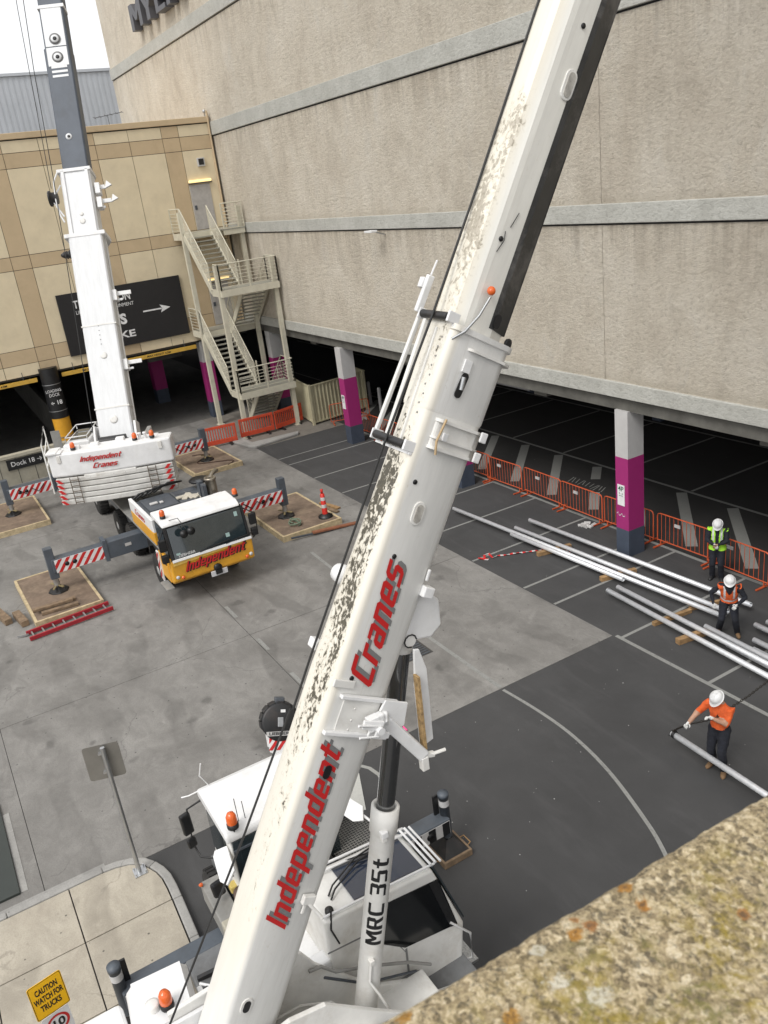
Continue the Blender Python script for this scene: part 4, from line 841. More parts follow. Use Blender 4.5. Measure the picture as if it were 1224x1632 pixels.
# cab
cabp = [(-22.62,.45),(-22.5,.6),(-22.46,1.45),(-22.66,2.5),(-22.82,2.62),(-23.6,2.68),(-23.66,2.5),(-23.66,1.55),(-23.1,1.45),(-23.0,.45)]
cab = MB().prism([(-22.62,.74),(-22.47,.84),(-22.44,1.5),(-23.72,1.5),(-23.72,1.2),(-23.0,.74)], 'y', 4.85, 7.38).build('cab_lower', M_yel, fc, bevel=.05, seg=3)
cu_ = MB().prism([(-22.46,1.5),(-22.7,2.5),(-23.6,2.6),(-23.66,1.5)], 'y', 4.92, 7.32).build('cab_upper', M_black, fc, bevel=.04)
MB().prism([(-22.62,2.49),(-22.66,2.56),(-22.85,2.66),(-23.7,2.7),(-23.75,2.55)], 'y', 4.88, 7.26).build('cab_roof', M_white, fc, bevel=.04, seg=3)
Fw = frame((-22.44,5.0,1.52), (0,1,0), (-.24,0,1))
MB(Fw).box(.0,2.26,.02,.95,-.03,.028).build('windscreen', M_glass, fc, bevel=.02)
MB(Fw).box(-.09,-.005,.0,.98,-.04,.034).build('pillar', M_black, fc, bevel=.01); MB(Fw).box(2.265,2.34,.0,.98,-.04,.034).build('pillar', M_black, fc, bevel=.01)
MB(Fw).box(-.08,2.36,-.06,.02,-.0,.045).build('white_trim', M_white, fc, bevel=.01)
flat_text('LIEBHERR', .11, Fw @ T(.38,.09,.031), M_silv, fc, .001, .001, L=.5, name='maker_lettering')
for x_ in (.75,1.55): MB(Fw).bar((x_,.02,.045),(x_+.55,.09,.045),.02,.015,(0,0,1)).bar((x_+.25,.06,.055),(x_+.95,.12,.05),.03,.02,(0,0,1)).build('wiper', M_black, fc)
M_stk = simple('pale_sticker', (.3,.42,.4), .5)
for q in ((1.62,1.74,.2,.32),(2.02,2.12,.72,.86),(.08,.2,.12,.18)): MB(Fw).box(*q,.029,.031).build('window_sticker', M_stk, fc)
Ff = frame((-22.43,5.12,.99), (0,1,0), (.0,0,1))
MB(Ff).prism([(-.2,.36),(2.2,.44),(2.2,.50),(-.2,.46)], 'z', -.005, .004).build('highlight_band', simple('pale_yellow_paint', (.80,.52,.12), .4), fc)
block_text('Independent', .31, Ff @ Matrix.Rotation(.055,4,'Z') @ T(.14,.06,0), M_black, fc, 1.86, .5, .006, 'lettering_shadow')
block_text('Independent', .30, Ff @ Matrix.Rotation(.055,4,'Z') @ T(.11,.085,0), M_red, fc, 1.84, .5, .010)
for y_ in (4.98,5.13,7.13,7.26): MB().lathe([(.055,0),(.05,.03),(.0,.035)], (-22.45,y_,.98-.05*(y_ in (5.13,7.13))), (1,0,0), 14).build('headlight', M_silv if y_ in (4.98,7.26) else M_beacon, fc)
MB().box(-22.46,-22.41,5.95,6.45,.66,.82).build('number_plate', simple('plate_white', (.6,.6,.62), .6), fc, bevel=.005)
MB().lathe([(.12,0),(.13,.05),(.06,.08),(0,.08)], (-22.47,6.18,.9), (1,0,0), 12).box(-22.46,-22.36,6.08,6.28,.72,.84).build('tow_coupling', M_black, fc)
# cab left side: door, window, step, striped plate
dr = MB().box(-23.55,-22.75,4.83,4.86,.75,1.5).build('door', M_yel, fc, bevel=.01); MB().box(-22.95,-22.82,4.80,4.83,1.3,1.35).build('handle', M_black, dr)
MB().prism([(-22.6,1.55),(-22.78,2.42),(-23.5,2.48),(-23.5,1.55)], 'y', 4.895, 4.93).build('side_window', M_glass, fc, bevel=.01)
MB().box(-23.5,-22.8,4.66,4.9,.50,.56).build('step', M_side, fc, bevel=.01)
MB().prism([(-23.72,.62),(-23.5,.5),(-23.5,1.5),(-23.72,1.5)], 'y', 4.79, 4.83).build('stripe_plate', M_white, fc); stripes(frame((-23.72,4.785,.6),(1,0,0),(0,0,1)), .22, .88, M_red, fc, .12, .13, .8)
MB().lathe([(.06,0),(.06,.02),(.02,.04)], (-23.35,4.81,1.85), (0,-1,0), 8).build('round_badge', M_red, fc) if False else None
for y_, s_ in ((4.78,-1),(7.48,1)):
    m_ = MB(); m_.path([(-22.75,y_-s_*.0+(-s_*.12),2.35),(-22.45,y_+s_*.12,2.2),(-22.45,y_+s_*.12,1.6),(-22.6,y_-s_*.0,1.4)], .018, 6).build('mirror_arm', M_black, fc)
    MB().box(-22.56,-22.44,y_+s_*.03-.1,y_+s_*.03+.13,1.85,2.22).build('mirror', M_black, fc, bevel=.04); MB().box(-22.56,-22.42,y_+s_*.03-.1,y_+s_*.03+.11,1.5,1.76).build('mirror', M_black, fc, bevel=.04)
fm = MB().path([(-22.72,5.15,2.64),(-22.5,5.35,2.72),(-22.32,5.5,2.35)], .012, 5).build('front_mirror_arm', M_black, fc)
for y_ in (5.38,5.6): MB().lathe([(0,-.02),(.11,-.01),(.12,.02),(0,.04)], (-22.3,y_,2.28+.03*(y_>5.5)), (1,0,.3), 14).build('front_mirror', M_black, fc)
def beacon(p, par, s=1.0, base=True):
    x, y, z = p; o_ = MB().lathe([(.075*s,.03),(.08*s,.06*s),(.075*s,.15*s),(.05*s,.2*s),(0,.215*s)], p, n=14).build('beacon', M_beacon, par)
    MB().lathe([(.085*s,-.04*s),(.085*s,.035*s),(0,.04*s)], p, n=12).build('base', M_black, o_)
beacon((-22.95,5.05,2.72), fc); beacon((-23.0,7.3,2.72), fc)
# engine deck behind the cab
MB().box(-26.3,-23.72,4.98,7.28,1.6,2.26).build('engine_housing', M_dgrey, fc, bevel=.03)
MB().box(-26.2,-24.9,5.15,6.1,2.26,2.31).build('engine_cover', M_dgrey, fc, bevel=.015)
gr_ = MB().box(-26.1,-24.75,6.15,6.95,2.26,2.32).build('grille_frame', M_chs, fc, bevel=.01)
for i in range(3):
    for j in range(2): MB().box(-26.05+i*.44,-25.65+i*.44,6.18+j*.39,6.53+j*.39,2.322,2.33).build('grille_panel', M_dgrey, gr_)
MB().box(-24.85,-23.8,5.15,6.9,2.26,2.30).build('engine_cover', M_dgrey, fc, bevel=.015)
MB().box(-26.35,-23.8,4.86,4.97,2.02,2.42).build('side_panel_white', M_white, fc, bevel=.02); MB().box(-26.35,-23.74,4.86,4.975,1.62,2.01).build('side_panel_yellow', M_yel, fc, bevel=.02)
MB().box(-23.85,-23.76,4.88,5.4,2.0,2.42).build('white_corner', M_white, fc, bevel=.02)
MB().box(-24.3,-23.78,7.0,7.3,2.25,2.5).build('white_box', M_white, fc, bevel=.03)
block_text('Cranes', .2, frame((-25.7,4.855,2.1),(1,0,0),(0,0,1)), M_red, fc, 1.1, .4, .003)
rgm = MB(); 
for i in range(7): rgm.box(-.09,.09,-.2,.2,-.03,.03, T(-25.2+.12*i*(.5), 6.3+.11*i, 2.37) @ Matrix.Rotation(i*.9,4,'Z') @ Matrix.Rotation(.2*sin(i),4,'X'))
tag(rgm.build('cloth_rag', simple('rag_cream', (.5,.46,.38), .9), bevel=.02), 'crumpled cream rag lying on the far crane engine grille', 'rag')
tag(MB().box(-25.5,-25.35,5.3,5.55,2.31,2.37).box(-25.45,-25.3,5.6,5.72,2.31,2.36).build('white_glove_pair', M_colw, bevel=.02), 'pair of pale gloves on the far crane engine cover', 'gloves')
M_exh = simple('exhaust_steel', (.38,.34,.28), .35, .8, .15, 4, .05, (.15,.1,.06), .5)
MB().lathe([(.17,0),(.17,.62),(.19,.63),(.19,.7),(.14,.7),(.14,.3)], (-24.55,7.1,2.26), n=18).build('exhaust_stack', M_exh, fc)
MB().path([(-24.55,7.1,2.9),(-24.75,7.25,2.98),(-24.95,7.45,3.0),(-25.05,7.5,2.95)], .07, 8).build('exhaust_elbow', M_exh, fc)
MB().box(-24.95,-24.7,6.75,6.9,2.2,2.85).box(-24.65,-24.4,6.78,6.9,2.2,2.8).build('bracket', M_dgrey, fc, bevel=.01)
MB().lathe([(.3,0),(.34,.05),(.3,.1),(0,.1)], (-26.0,7.15,2.45), (0,0,1), 16).build('air_filter_cap', M_black, fc)
hs_ = MB(); 
for k in range(5): hs_.path([(-26.4-.05*k,4.95+.2*k,2.3),(-26.25,5.2+.25*k,2.5+.03*k),(-26.5,5.9+.2*k,2.46),(-27.0,6.3,2.3)], .03, 6)
hs_.build('hydraulic_hoses', M_black, fc)
# wheels
def wheel(parent, c, r=.56, w=.38, s=-1):
    w_ = MB().lathe([(r*.56,-w/2),(r*.92,-w/2),(r,-w/2+.06),(r,w/2-.06),(r*.92,w/2),(r*.56,w/2)], c, (0,s,0), 30).build('wheel', M_rubber, parent)
    b_ = MB()
    for k in range(26):
        a = 2*pi*k/26; b_.box(-.02,.02,-w/2+.03,w/2-.03,r-.01,r+.018, T(*c) @ Matrix.Rotation(a,4,'Y'))
    b_.build('tread_blocks', M_rubber, w_, kind='stuff')
    MB().lathe([(r*.56,w/2-.02),(r*.5,w/2-.1),(r*.3,w/2-.12),(r*.28,w/2-.0),(r*.12,w/2+.02),(0,w/2+.02)], c, (0,s,0), 24).build('rim', simple('rim_silver', (.5,.5,.49), .45, .4, .12, 5) if 'rim_silver' not in bpy.data.materials else bpy.data.materials['rim_silver'], w_)
    return w_
for x_ in (-24.35,-27.65,-29.4,-32.9,-37.2):
    for y_, s_ in ((5.05,-1),(7.15,1)): wheel(fc, (x_,y_,.56), s=s_)
    MB().tube((x_,5.1,.56),(x_,7.1,.56),.1,8).build('axle', M_chs, fc)
MB().prism([(-25.05,.9),(-24.85,1.25),(-24.35,1.42),(-23.85,1.25),(-23.7,.9),(-23.7,1.5),(-25.05,1.5)], 'y', 4.88, 5.3).build('wheel_arch', M_black, fc)
# outriggers with striped plates
M_outr = simple('outrigger_grey', (.085,.10,.12), .5, 0, .12, 3, .04, (.04,.035,.03), .4)
def outrigger(par, x, ys, yb, yj, zt=1.35, mat_h=.2, hh=.38, face=.19):
    s = 1 if yj > yb else -1
    MB().box(x-.22,x+.22,min(ys,yb),max(ys,yb),zt-.56,zt).build('outrigger_box', M_outr, par, bevel=.02)
    MB().box(x-.24,x+.24,yb-.06,yb+.06,zt-.62,zt+.1).build('box_collar', M_outr, par, bevel=.01)
    bm_ = MB().box(x-.18,x+.18,min(yb,yj),max(yb,yj),zt-.48,zt-.06).build('outrigger_beam', M_outr, par, bevel=.015)
    y0 = min(yb,yj)+.08; w = abs(yj-yb)-.16
    pl_ = MB().box(x+.18,x+.195,y0,y0+w,zt-.50,zt-.08).build('warning_plate', M_white, bm_)
    stripes(frame((x+.195,y0,zt-.5),(0,1,0),(0,0,1)), w, .42, M_red, pl_, .12, .13, .8, 'red_stripes') if par is fc else None
    for q in (.62,.78): MB().lathe([(.07,0),(.07,.012),(0,.012)], (x+.195, yj-s*w*(1-q)-s*.1, zt-.28), (1,0,0), 14).build('lamp_hole', M_black, pl_)
    jk = MB().box(x-.13,x+.13,yj-.13,yj+.13,zt-.7,zt+.32).build('jack_housing', M_outr, par, bevel=.02)
    MB().lathe([(.09,0),(.09,zt-.65-mat_h)], (x,yj,mat_h+.04), n=14).build('jack_rod', M_steel, jk)
    MB().bar((x-.28,yj-.14,mat_h+.2),(x+.28,yj+.14,mat_h+.2),.06,.03).bar((x-.28,yj+.1,mat_h+.2),(x+.28,yj-.16,mat_h+.2),.06,.03).build('pin_handles', simple('brass_bar', (.25,.2,.1), .6) if 'brass_bar' not in bpy.data.materials else bpy.data.materials['brass_bar'], jk)
    MB().lathe([(.32,0),(.3,.04),(.12,.12),(.1,.18),(0,.18)], (x,yj,mat_h+.012), n=8, smooth=False).build('foot_pad', M_hbk, jk)
outrigger(fc, -26.15, 5.2, 3.75, 2.1); outrigger(fc, -26.3, 7.0, 8.0, 10.05); outrigger(fc, -35.2, 5.2, 3.75, 2.0); outrigger(fc, -35.4, 7.0, 8.4, 10.3)
MB().box(-25.925,-25.918,4.35,4.55,1.05,1.15).build('label_plate', M_colw, fc)
for (x_, y_) in ((-26.0,3.0),(-26.1,9.0),(-35.0,2.9),(-35.2,9.4)): MB().path([(x_+.02,y_-.5,1.2),(x_+.03,y_-.2,.95),(x_+.03,y_,1.15),(x_+.03,y_+.25,.95),(x_+.02,y_+.5,1.2)], .018, 5).build('hose_loop', M_black, fc)
# superstructure in its own frame
az = radians(156.5); Fs = T(-30.9,6.1,0) @ Matrix.Rotation(az,4,'Z')
MB(Fs).lathe([(1.0,1.5),(1.0,1.75),(.85,1.8),(.85,1.95)], (0,0,0), n=32).build('slew_ring', M_chs, fc)
MB(Fs).box(-2.9,1.2,-1.05,.75,1.95,2.35).box(-2.9,.6,-.95,-.8,2.35,3.4).box(-2.9,.6,.55,.7,2.35,3.4).build('turntable', M_white, fc, bevel=.02)
YC = -.22
M_slabw = simple('counterweight_dirty_white', (.62,.61,.58), .55, 0, .12, 2.5, .05, (.22,.18,.14), .5)
def cwp(y, off=0): return -3.52-.16*(1-((y-YC)/2.0)**2)+off
def cwslab(name, z0, z1, y0=-2.2, y1=1.78, d=.75, m=M_whited, off=0, bev=.03):
    n = 10; ys_ = [y0+(y1-y0)*i/n for i in range(n+1)]
    pts = [(cwp(y, off), y) for y in ys_]+[(cwp(y1)+d, y1), (cwp(y0)+d, y0)]
    return MB(Fs).prism(pts, 'z', z0, z1).build(name, m, fc, bevel=bev)
cwslab('counterweight_block', 3.12, 3.92, m=M_white, bev=.06)
cwslab('counterweight_step', 2.98, 3.13, -.95, .75, m=M_whited)
zz = 2.14
for k, h_ in enumerate((.20,.19,.19,.19,.18)):
    cwslab('counterweight_slab', zz+.010, zz+h_-.010, -2.12+.02*k*0, 1.7, m=M_slabw, off=.01*(k % 2)); zz += h_
for y_ in (-2.08,1.45):
    st_ = MB(Fs); 
    for k in range(5):
        z_ = 2.17+k*.185
        for (a, b_) in ((0,.12),):
            x_ = cwp(y_+.14)-.045; st_.add([(x_,y_+.0,z_),(x_,y_+.12,z_),(x_,y_+.26,z_+.15),(x_,y_+.14,z_+.15)] if y_ > 0 else [(x_,y_+.26,z_),(x_,y_+.14,z_),(x_,y_,z_+.15),(x_,y_+.12,z_+.15)], [(0,1,2,3)])
    st_.build('red_stripes', M_red, fc, fix=False)
for y_ in (1.08,-1.45):
    l_ = MB(Fs); x_ = cwp(y_)-.06
    for dy in (-.13,.13): l_.tube((x_,y_+dy,2.18),(x_,y_+dy,3.1),.014,6)
    for k in range(5): l_.tube((x_,y_-.13,2.24+k*.19),(x_,y_+.13,2.24+k*.19),.014,6)
    l_.build('ladder_rungs', simple('rung_brown', (.13,.1,.075), .7) if 'rung_brown' not in bpy.data.materials else bpy.data.materials['rung_brown'], fc)
Ft = Fs @ frame((cwp(.35)-.022,.75,3.58), (-.03,-1,0), (0,0,1))
block_text('Independent', .17, Ft, M_grey_dec, fc, 1.32, .5, .003, 'lettering_shadow'); block_text('Independent', .17, Ft @ T(-.01,.012,0), M_red, fc, 1.32, .5, .008)
block_text('Cranes', .17, Ft @ T(.36,-.27,0), M_grey_dec, fc, .78, .5, .003, 'lettering_shadow'); block_text('Cranes', .17, Ft @ T(.35,-.258,0), M_red, fc, .78, .5, .008)
for y_ in (1.42,-1.85):
    MB(Fs).box(cwp(y_)-.04,cwp(y_)+.02,y_-.06,y_+.06,3.62,3.86).build('lifting_lug', M_whited, fc, bevel=.01)
MB(Fs).box(-3.6,-2.9,1.45,1.8,3.9,3.98).box(-3.6,-3.2,1.3,1.45,3.9,3.96).build('lug_block', M_white, fc, bevel=.02)
for y_ in (-1.2,-1.38): MB(Fs).lathe([(.05,0),(.05,.16),(.07,.17),(.07,.22),(0,.23)], (-3.2,y_,3.92), n=10).build('filler_cap', M_white, fc)
for p in ((-3.3,-1.05,3.98),(-3.35,-1.62,4.0),(-3.35,.95,3.98)):
    q = Fs @ Vector(p); beacon(tuple(q), fc, 1.0)
MB(Fs).box(-3.4,-2.7,-1.75,-.9,3.5,3.93).build('hydraulic_unit', M_white, fc, bevel=.03)
for p in ((-3.1,.3),(-2.9,-.5),(-3.2,.9),(-2.9,1.2)): MB(Fs).box(p[0]-.12,p[0]+.12,p[1]-.14,p[1]+.14,3.6,4.02).build('valve_box', M_white, fc, bevel=.03)
# main winch housing at the boom foot
MB(Fs).box(-2.9,-2.0,-.6,.45,3.2,3.75).build('winch_housing', M_dgrey, fc, bevel=.03)
MB(Fs).lathe([(.2,-.5),(.2,.4)], (-2.3,-.07,3.75), (0,1,0), 16).build('winch_drum', M_hbk, fc)
# operator cab
oc = MB(Fs).prism([(-1.9,2.2),(.35,2.2),(.55,2.6),(.2,3.75),(-1.75,3.8)], 'y', .78, 1.62).build('operator_cab', M_white, fc, bevel=.05)
MB(Fs).box(-1.93,-1.88,.9,1.5,2.95,3.55).build('rear_window', M_glass, oc, bevel=.02); MB(Fs).prism([(-1.6,2.8),(.35,2.8),(.12,3.6),(-1.6,3.65)], 'y', 1.6, 1.635).build('side_window', M_glass, oc)
MB(Fs).box(-1.5,-.1,.88,1.52,3.77,3.81).build('roof_window', M_glass, oc, bevel=.01)
MB(Fs).path([(-1.7,.85,3.8),(-1.7,.85,3.95),(-1.7,1.58,3.95),(-1.7,1.58,3.8)], .02, 6).path([(.1,.85,3.8),(.1,.85,3.95),(.1,1.58,3.95),(.1,1.58,3.8)], .02, 6).path([(-1.7,.85,3.95),(.1,.85,3.95)], .02, 6).path([(-1.7,1.58,3.95),(.1,1.58,3.95)], .02, 6).build('roof_guard', M_white, oc)
hr = MB(Fs); hr.path([(-3.2,1.95,2.5),(-3.2,1.95,4.2),(-2.3,2.0,4.6),(-2.3,2.0,3.0)], .025, 6).path([(-3.2,1.95,3.4),(-2.3,2.0,3.8)], .02, 6).path([(-3.2,1.95,3.8),(-2.3,2.0,4.2)], .02, 6); hr.build('handrail', M_whited, fc)
MB(Fs).box(-2.4,-2.1,1.7,2.3,3.1,4.6, Matrix.Identity(4)).build('access_plate', M_side, fc, bevel=.02) if False else MB(Fs).box(-1.9,-1.86,1.66,1.95,2.9,4.3).build('access_panel', M_side, fc)
# boom: y across, x along, z toward the upper face
e_ = radians(68.0)
FB = Fs @ Matrix(((cos(e_),0,-sin(e_),-1.7),(0,1,0,0),(sin(e_),0,cos(e_),3.6),(0,0,0,1)))
M_boomf = mat_boom('far_boom_white', (.76,.77,.78)); M_boomg = simple('boom_slate', (.085,.10,.125), .5, 0, .1, 2, .03, (.05,.05,.05), .4)
def bsec(x0, x1, y0, y1, h, m, name='boom_section', b=.05, z=0, mbev=.012):
    yc = (y0+y1)/2; pts = [(y0+b,z),(y1-b,z),(y1,z-b),(y1,z-h*.6),(yc+.25*(y1-y0),z-h),(yc-.25*(y1-y0),z-h),(y0,z-h*.6),(y0,z-b)]
    return MB(FB).prism(pts, 'x', x0, x1).build(name, m, fc, bevel=mbev)
B1 = bsec(-.9,7.25,-.70,.46,1.25,M_boomf); 
for x_ in (1.15,4.05): MB(FB).box(x_,x_+.05,-.72,.48,-.6,.012).build('weld_band', M_whited, B1)
MB(FB).prism([(-.82,.02),(.58,.02),(.58,-.9),(.35,-1.35),(-.6,-1.35),(-.82,-.9)], 'x', 7.2, 7.34).build('boom_collar', M_white, fc, bevel=.015)
B2 = bsec(7.3,9.55,-.62,.42,1.1,M_boomf,z=-.05)
MB(FB).box(7.3,9.55,.26,.36,-.05,.0).box(7.3,9.55,-.56,-.46,-.05,.0).build('edge_strip', M_white, fc)
MB(FB).prism([(-.66,.0),(.5,.0),(.5,-.8),(.3,-1.15),(-.5,-1.15),(-.66,-.8)], 'x', 9.5, 9.62).build('boom_collar', M_white, fc, bevel=.015)
B3 = bsec(9.6,13.9,-.60,.30,.98,M_boomg,z=-.08)
B4 = bsec(13.9,24,-.59,.26,.9,M_boomg,z=-.10)
MB(FB).box(13.6,14.9+1.0,-.44,.10,-.10,-.08).build('white_panel', M_boomf, B4) if False else None
MB(FB).box(13.95,15.3,-.50,.20,-.10,-.088).build('white_panel', M_boomf, B4); MB(FB).box(13.25,13.9,-.50,.20,-.08,-.07).build('white_panel', M_boomf, B3)
MB(FB).box(15.3,15.42,-.62,.30,-.6,-.07).build('boom_collar', M_white, fc, bevel=.01)
for x_ in (13.55,14.2):
    for r1, r2, dz, m_ in ((.17,.0,.0,M_grey_dec),(.12,.0,.006,M_boomf),(.06,.0,.012,M_black)):
        MB(FB).lathe([(r1*1.15,0),(r1*1.15,.012),(0,.012)], (x_,-.15,-.070+dz), (0,0,1), 18).build('round_boss', m_, B3 if x_ < 13.9 else B4)
for k in range(3): MB(FB).box(12.85+k*.16,12.93+k*.16,-.42,.12,-.08,-.072).build('white_bar', M_boomf, B3)
for r1, dz, m_ in ((.11,.0,M_boomf),(.05,.008,M_black)): MB(FB).lathe([(r1,0),(r1,.012),(0,.012)], (10.75,-.1,-.08+dz), (0,0,1), 16).build('round_boss', m_, B3)
for x_, r_ in ((3.0,.12),(8.0,.07),(7.75,.1),(.75,.14)): MB(FB).lathe([(r_,0),(r_,.015),(r_*.6,.02),(0,.02)], (x_,-.12,-.0 if x_ < 7.3 else -.05), (0,0,1), 16).build('round_boss', M_whited, fc)
for k in range(5): MB(FB).lathe([(.018,0),(.018,.01),(0,.01)], (3.4+k*.16,-.1,0), (0,0,1), 6).build('bolt', M_grey_dec, fc)
MB(FB).box(-.5,.1,-.42,.2,.0,.03).build('foot_opening', M_hbk, fc); MB(FB).tube((-.1,-.75,.12),(-.1,.5,.12),.06,8).build('roller', M_hbk, fc)
MB(FB).prism([(-.9,.3),(.6,.1),(.6,-.5),(-.9,-.6)], 'y', -.86, -.78).prism([(-.9,.3),(.6,.1),(.6,-.5),(-.9,-.6)], 'y', .54, .62).build('foot_bracket', M_white, fc, bevel=.01)
wd = MB(FB).lathe([(.2,0),(.2,.22),(.26,.22),(.26,.28),(0,.28)], (8.7,.62,-.15), (0,1,0), 18).build('auxiliary_reel', M_hbk, fc)
MB(FB).path([(9.5,.45,.05),(9.2,.62,.05),(8.6,.66,.0),(8.1,.62,-.1),(7.8,.5,-.1)], .03, 6).path([(9.1,.45,-.1),(8.6,.8,-.1),(8.0,.48,-.1)], .03, 6).build('reel_bracket', M_white, fc)
MB(FB).lathe([(.16,0),(.1,.08),(.15,.1),(.09,.18),(.12,.2),(.05,.32),(0,.34)], (6.7,.5,-.2), (0,1,0), 14).build('cone_roller', M_hbk, fc)
for x_, l_ in ((8.45,.45),(8.95,.3),(5.15,.62),(2.7,.62)):
    MB(FB).bar((x_,-.66,-.3),(x_+.02,-.7-l_,-.35),.14,.06).bar((x_-.22,-.66,-.3),(x_-.2,-.7-l_*.5,-.32),.07,.05).box(x_-.25,x_+.12,-.85,-.68,-.5,-.15).build('side_bracket', M_white, fc, bevel=.01)
    if x_ > 8: MB(FB).prism([(x_-.05,-.7-l_),(x_+.22,-.78-l_),(x_+.05,-.95-l_)], 'z', -.38, -.3).build('bracket_hook', M_white, fc)
rp = MB(FB); rp.path([(-.3,.62,.12),(4,.60,.14),(8.9,.55,.3),(13,.62,.35),(24,.5,.5)], .014, 5).path([(8.9,.70,.2),(15,.82,.4),(24,.9,.5)], .012, 5); rp.build('hoist_rope', M_rope, fc)
MB(FB).path([(0,-.78,-.4),(3.9,-.76,-.4),(7.2,-.72,-.4)], .025, 5).build('pipe_run', M_whited, fc)
# lift cylinder below the boom
q0, q1 = Fs @ Vector((-.2,-.1,2.3)), FB @ Vector((4.6,-.12,-1.2)); MB().tube(q0, q0.lerp(q1,.6), .2, 14).build('lift_cylinder', M_white, fc); MB().tube(q0.lerp(q1,.6), q1, .13, 14).build('cylinder_rod', M_steel, fc)

# ================================================================ near crane: white city crane, boom crossing the view
nc = thing('city_crane', 'white two axle crane with an Independent Cranes boom rising through the middle of the view', 'crane', (-8.2,2.87,0))
Y0 = 2.87
M_deck = simple('deck_grey', (.16,.165,.17), .6, 0, .15, 4, .08, (.06,.05,.04), .5)
MB().box(-11.2,-4.2,1.95,3.8,.6,1.12).build('chassis', M_chs, nc, bevel=.03)
MB().box(-9.6,-4.6,1.62,2.2,1.12,1.3).box(-9.6,-4.6,3.5,4.12,1.12,1.3).box(-10.2,-4.6,2.2,3.5,1.12,1.28).build('deck', M_deck, nc, bevel=.02)
MB().box(-9.52,-8.2,1.58,1.95,.95,1.42).build('deck_locker', simple('locker_cream', (.45,.42,.34), .6, 0, .1, 3, .04, (.2,.16,.12), .4), nc, bevel=.02)
MB().box(-10.6,-9.6,1.6,1.9,.9,1.26).build('step_deck', M_side, nc, bevel=.02)
for x_ in (-10.9,-5.4):
    for y_, s_ in ((1.95,-1),(3.8,1)): wheel(nc, (x_,y_,.5), .5, .36, s_)
    MB().tube((x_,2,.5),(x_,3.8,.5),.09,8).build('axle', M_chs, nc)
# driver cab
MB().box(-10.78,-9.62,1.98,3.62,1.1,2.62).build('driver_cab', M_whited, nc, bevel=.04)
MB().prism([(-10.86,2.58),(-10.84,2.72),(-10.7,2.78),(-9.62,2.76),(-9.56,2.70),(-9.56,2.58)], 'y', 1.93, 3.68).build('cab_roof', M_white, nc, bevel=.05, seg=3)
MB().prism([(-10.66,1.75),(-9.85,1.75),(-9.85,2.5),(-10.6,2.5)], 'y', 1.955, 1.99).build('side_window', M_glass, nc, bevel=.01)
MB().box(-9.63,-9.575,2.0,3.6,1.15,2.58).build('rear_window', M_glass, nc, bevel=.01); MB().bar((-9.565,2.0,2.42),(-9.565,3.6,2.42),.02,.03).build('rear_rail', M_dgrey, nc)
MB().lathe([(.02,.0),(.165,.0),(.17,.02),(.17,.34),(.155,.36),(.13,.36),(.12,.34),(0,.34)], (-9.33,2.32,1.95), n=24).build('air_cleaner', M_hbk, nc)
MB().box(-9.55,-9.0,2.0,3.3,1.28,1.9).build('engine_cover', M_black, nc, bevel=.05)
beacon((-9.6,2.08,2.85), nc, 1.0); MB().tube((-9.6,2.08,2.72),(-9.6,2.08,2.84),.015,6).build('beacon_stem', M_black, nc)
for y_, h_ in ((2.2,.42),(2.3,.32)): MB().tube((-9.72,y_,2.74),(-9.72,y_,2.74+h_),.006,5).build('antenna', M_black, nc)
MB().path([(-10.75,2.12,2.75),(-10.85,2.03,2.92),(-10.8,2.08,3.15)], .012, 5).build('antenna', M_white, nc)
MB().path([(-10.78,2.0,2.72),(-10.82,1.8,2.68),(-10.88,1.7,2.66)], .012, 5).build('antenna', M_white, nc)
MB().path([(-10.72,1.97,2.6),(-10.8,1.72,2.48),(-10.78,1.68,1.85),(-10.6,1.72,1.7),(-10.35,1.95,1.72)], .016, 6).build('mirror_arm', M_black, nc)
def pnl(c, rx, rz_, sx_, sy_, m, name, b=.03, th=.05, parent=nc): return MB().box(-th/2,th/2,-sx_/2,sx_/2,-sy_/2,sy_/2, T(*c) @ Matrix.Rotation(rz_,4,'Z') @ Matrix.Rotation(rx,4,'Y')).build(name, m, parent, bevel=b)
pnl((-10.78,1.66,2.25), -.1, .25, .17, .36, M_black, 'mirror', .03, .09); pnl((-10.72,1.66,1.93), -.2, .3, .15, .16, M_black, 'mirror', .03, .08); pnl((-10.05,1.75,1.5), -.3, .2, .2, .24, M_black, 'mirror', .04, .1)
hexp = [(-.34,-.08),(-.26,-.13),(.2,-.13),(.34,-.04),(.2,.13),(-.26,.12)]
Fq = frame((-9.55,1.83,2.3), (.95,-.15,-.1), (.1,.8,.45)); MB(Fq).prism(hexp, 'z', -.02, .02).build('wing_plate', M_white, nc, bevel=.01)
Fq = frame((-9.38,3.75,2.38), (.9,.28,-.1), (-.2,.8,.45)); MB(Fq).prism(hexp, 'z', -.02, .02).build('wing_plate', M_white, nc, bevel=.01)
MB().path([(-9.15,3.86,2.34),(-8.75,4.08,2.1),(-8.7,4.15,1.3)], .022, 6).build('grab_rail', M_white, nc)
MB().box(-9.95,-9.8,1.88,2.02,1.5,1.62).build('fuel_cap', simple('cap_yellow', (.55,.42,.12), .5), nc, bevel=.02)
MB().lathe([(.11,0),(.13,.1),(.12,.26),(0,.3)], (-9.42,1.95,1.6), n=16).build('tank', simple('tank_brown', (.12,.08,.06), .5), nc)
MB().lathe([(.03,0),(.035,.03),(0,.05)], (-10.5,1.6,1.28), (0,-.3,1), 8).build('marker_lamp', M_beacon, nc)
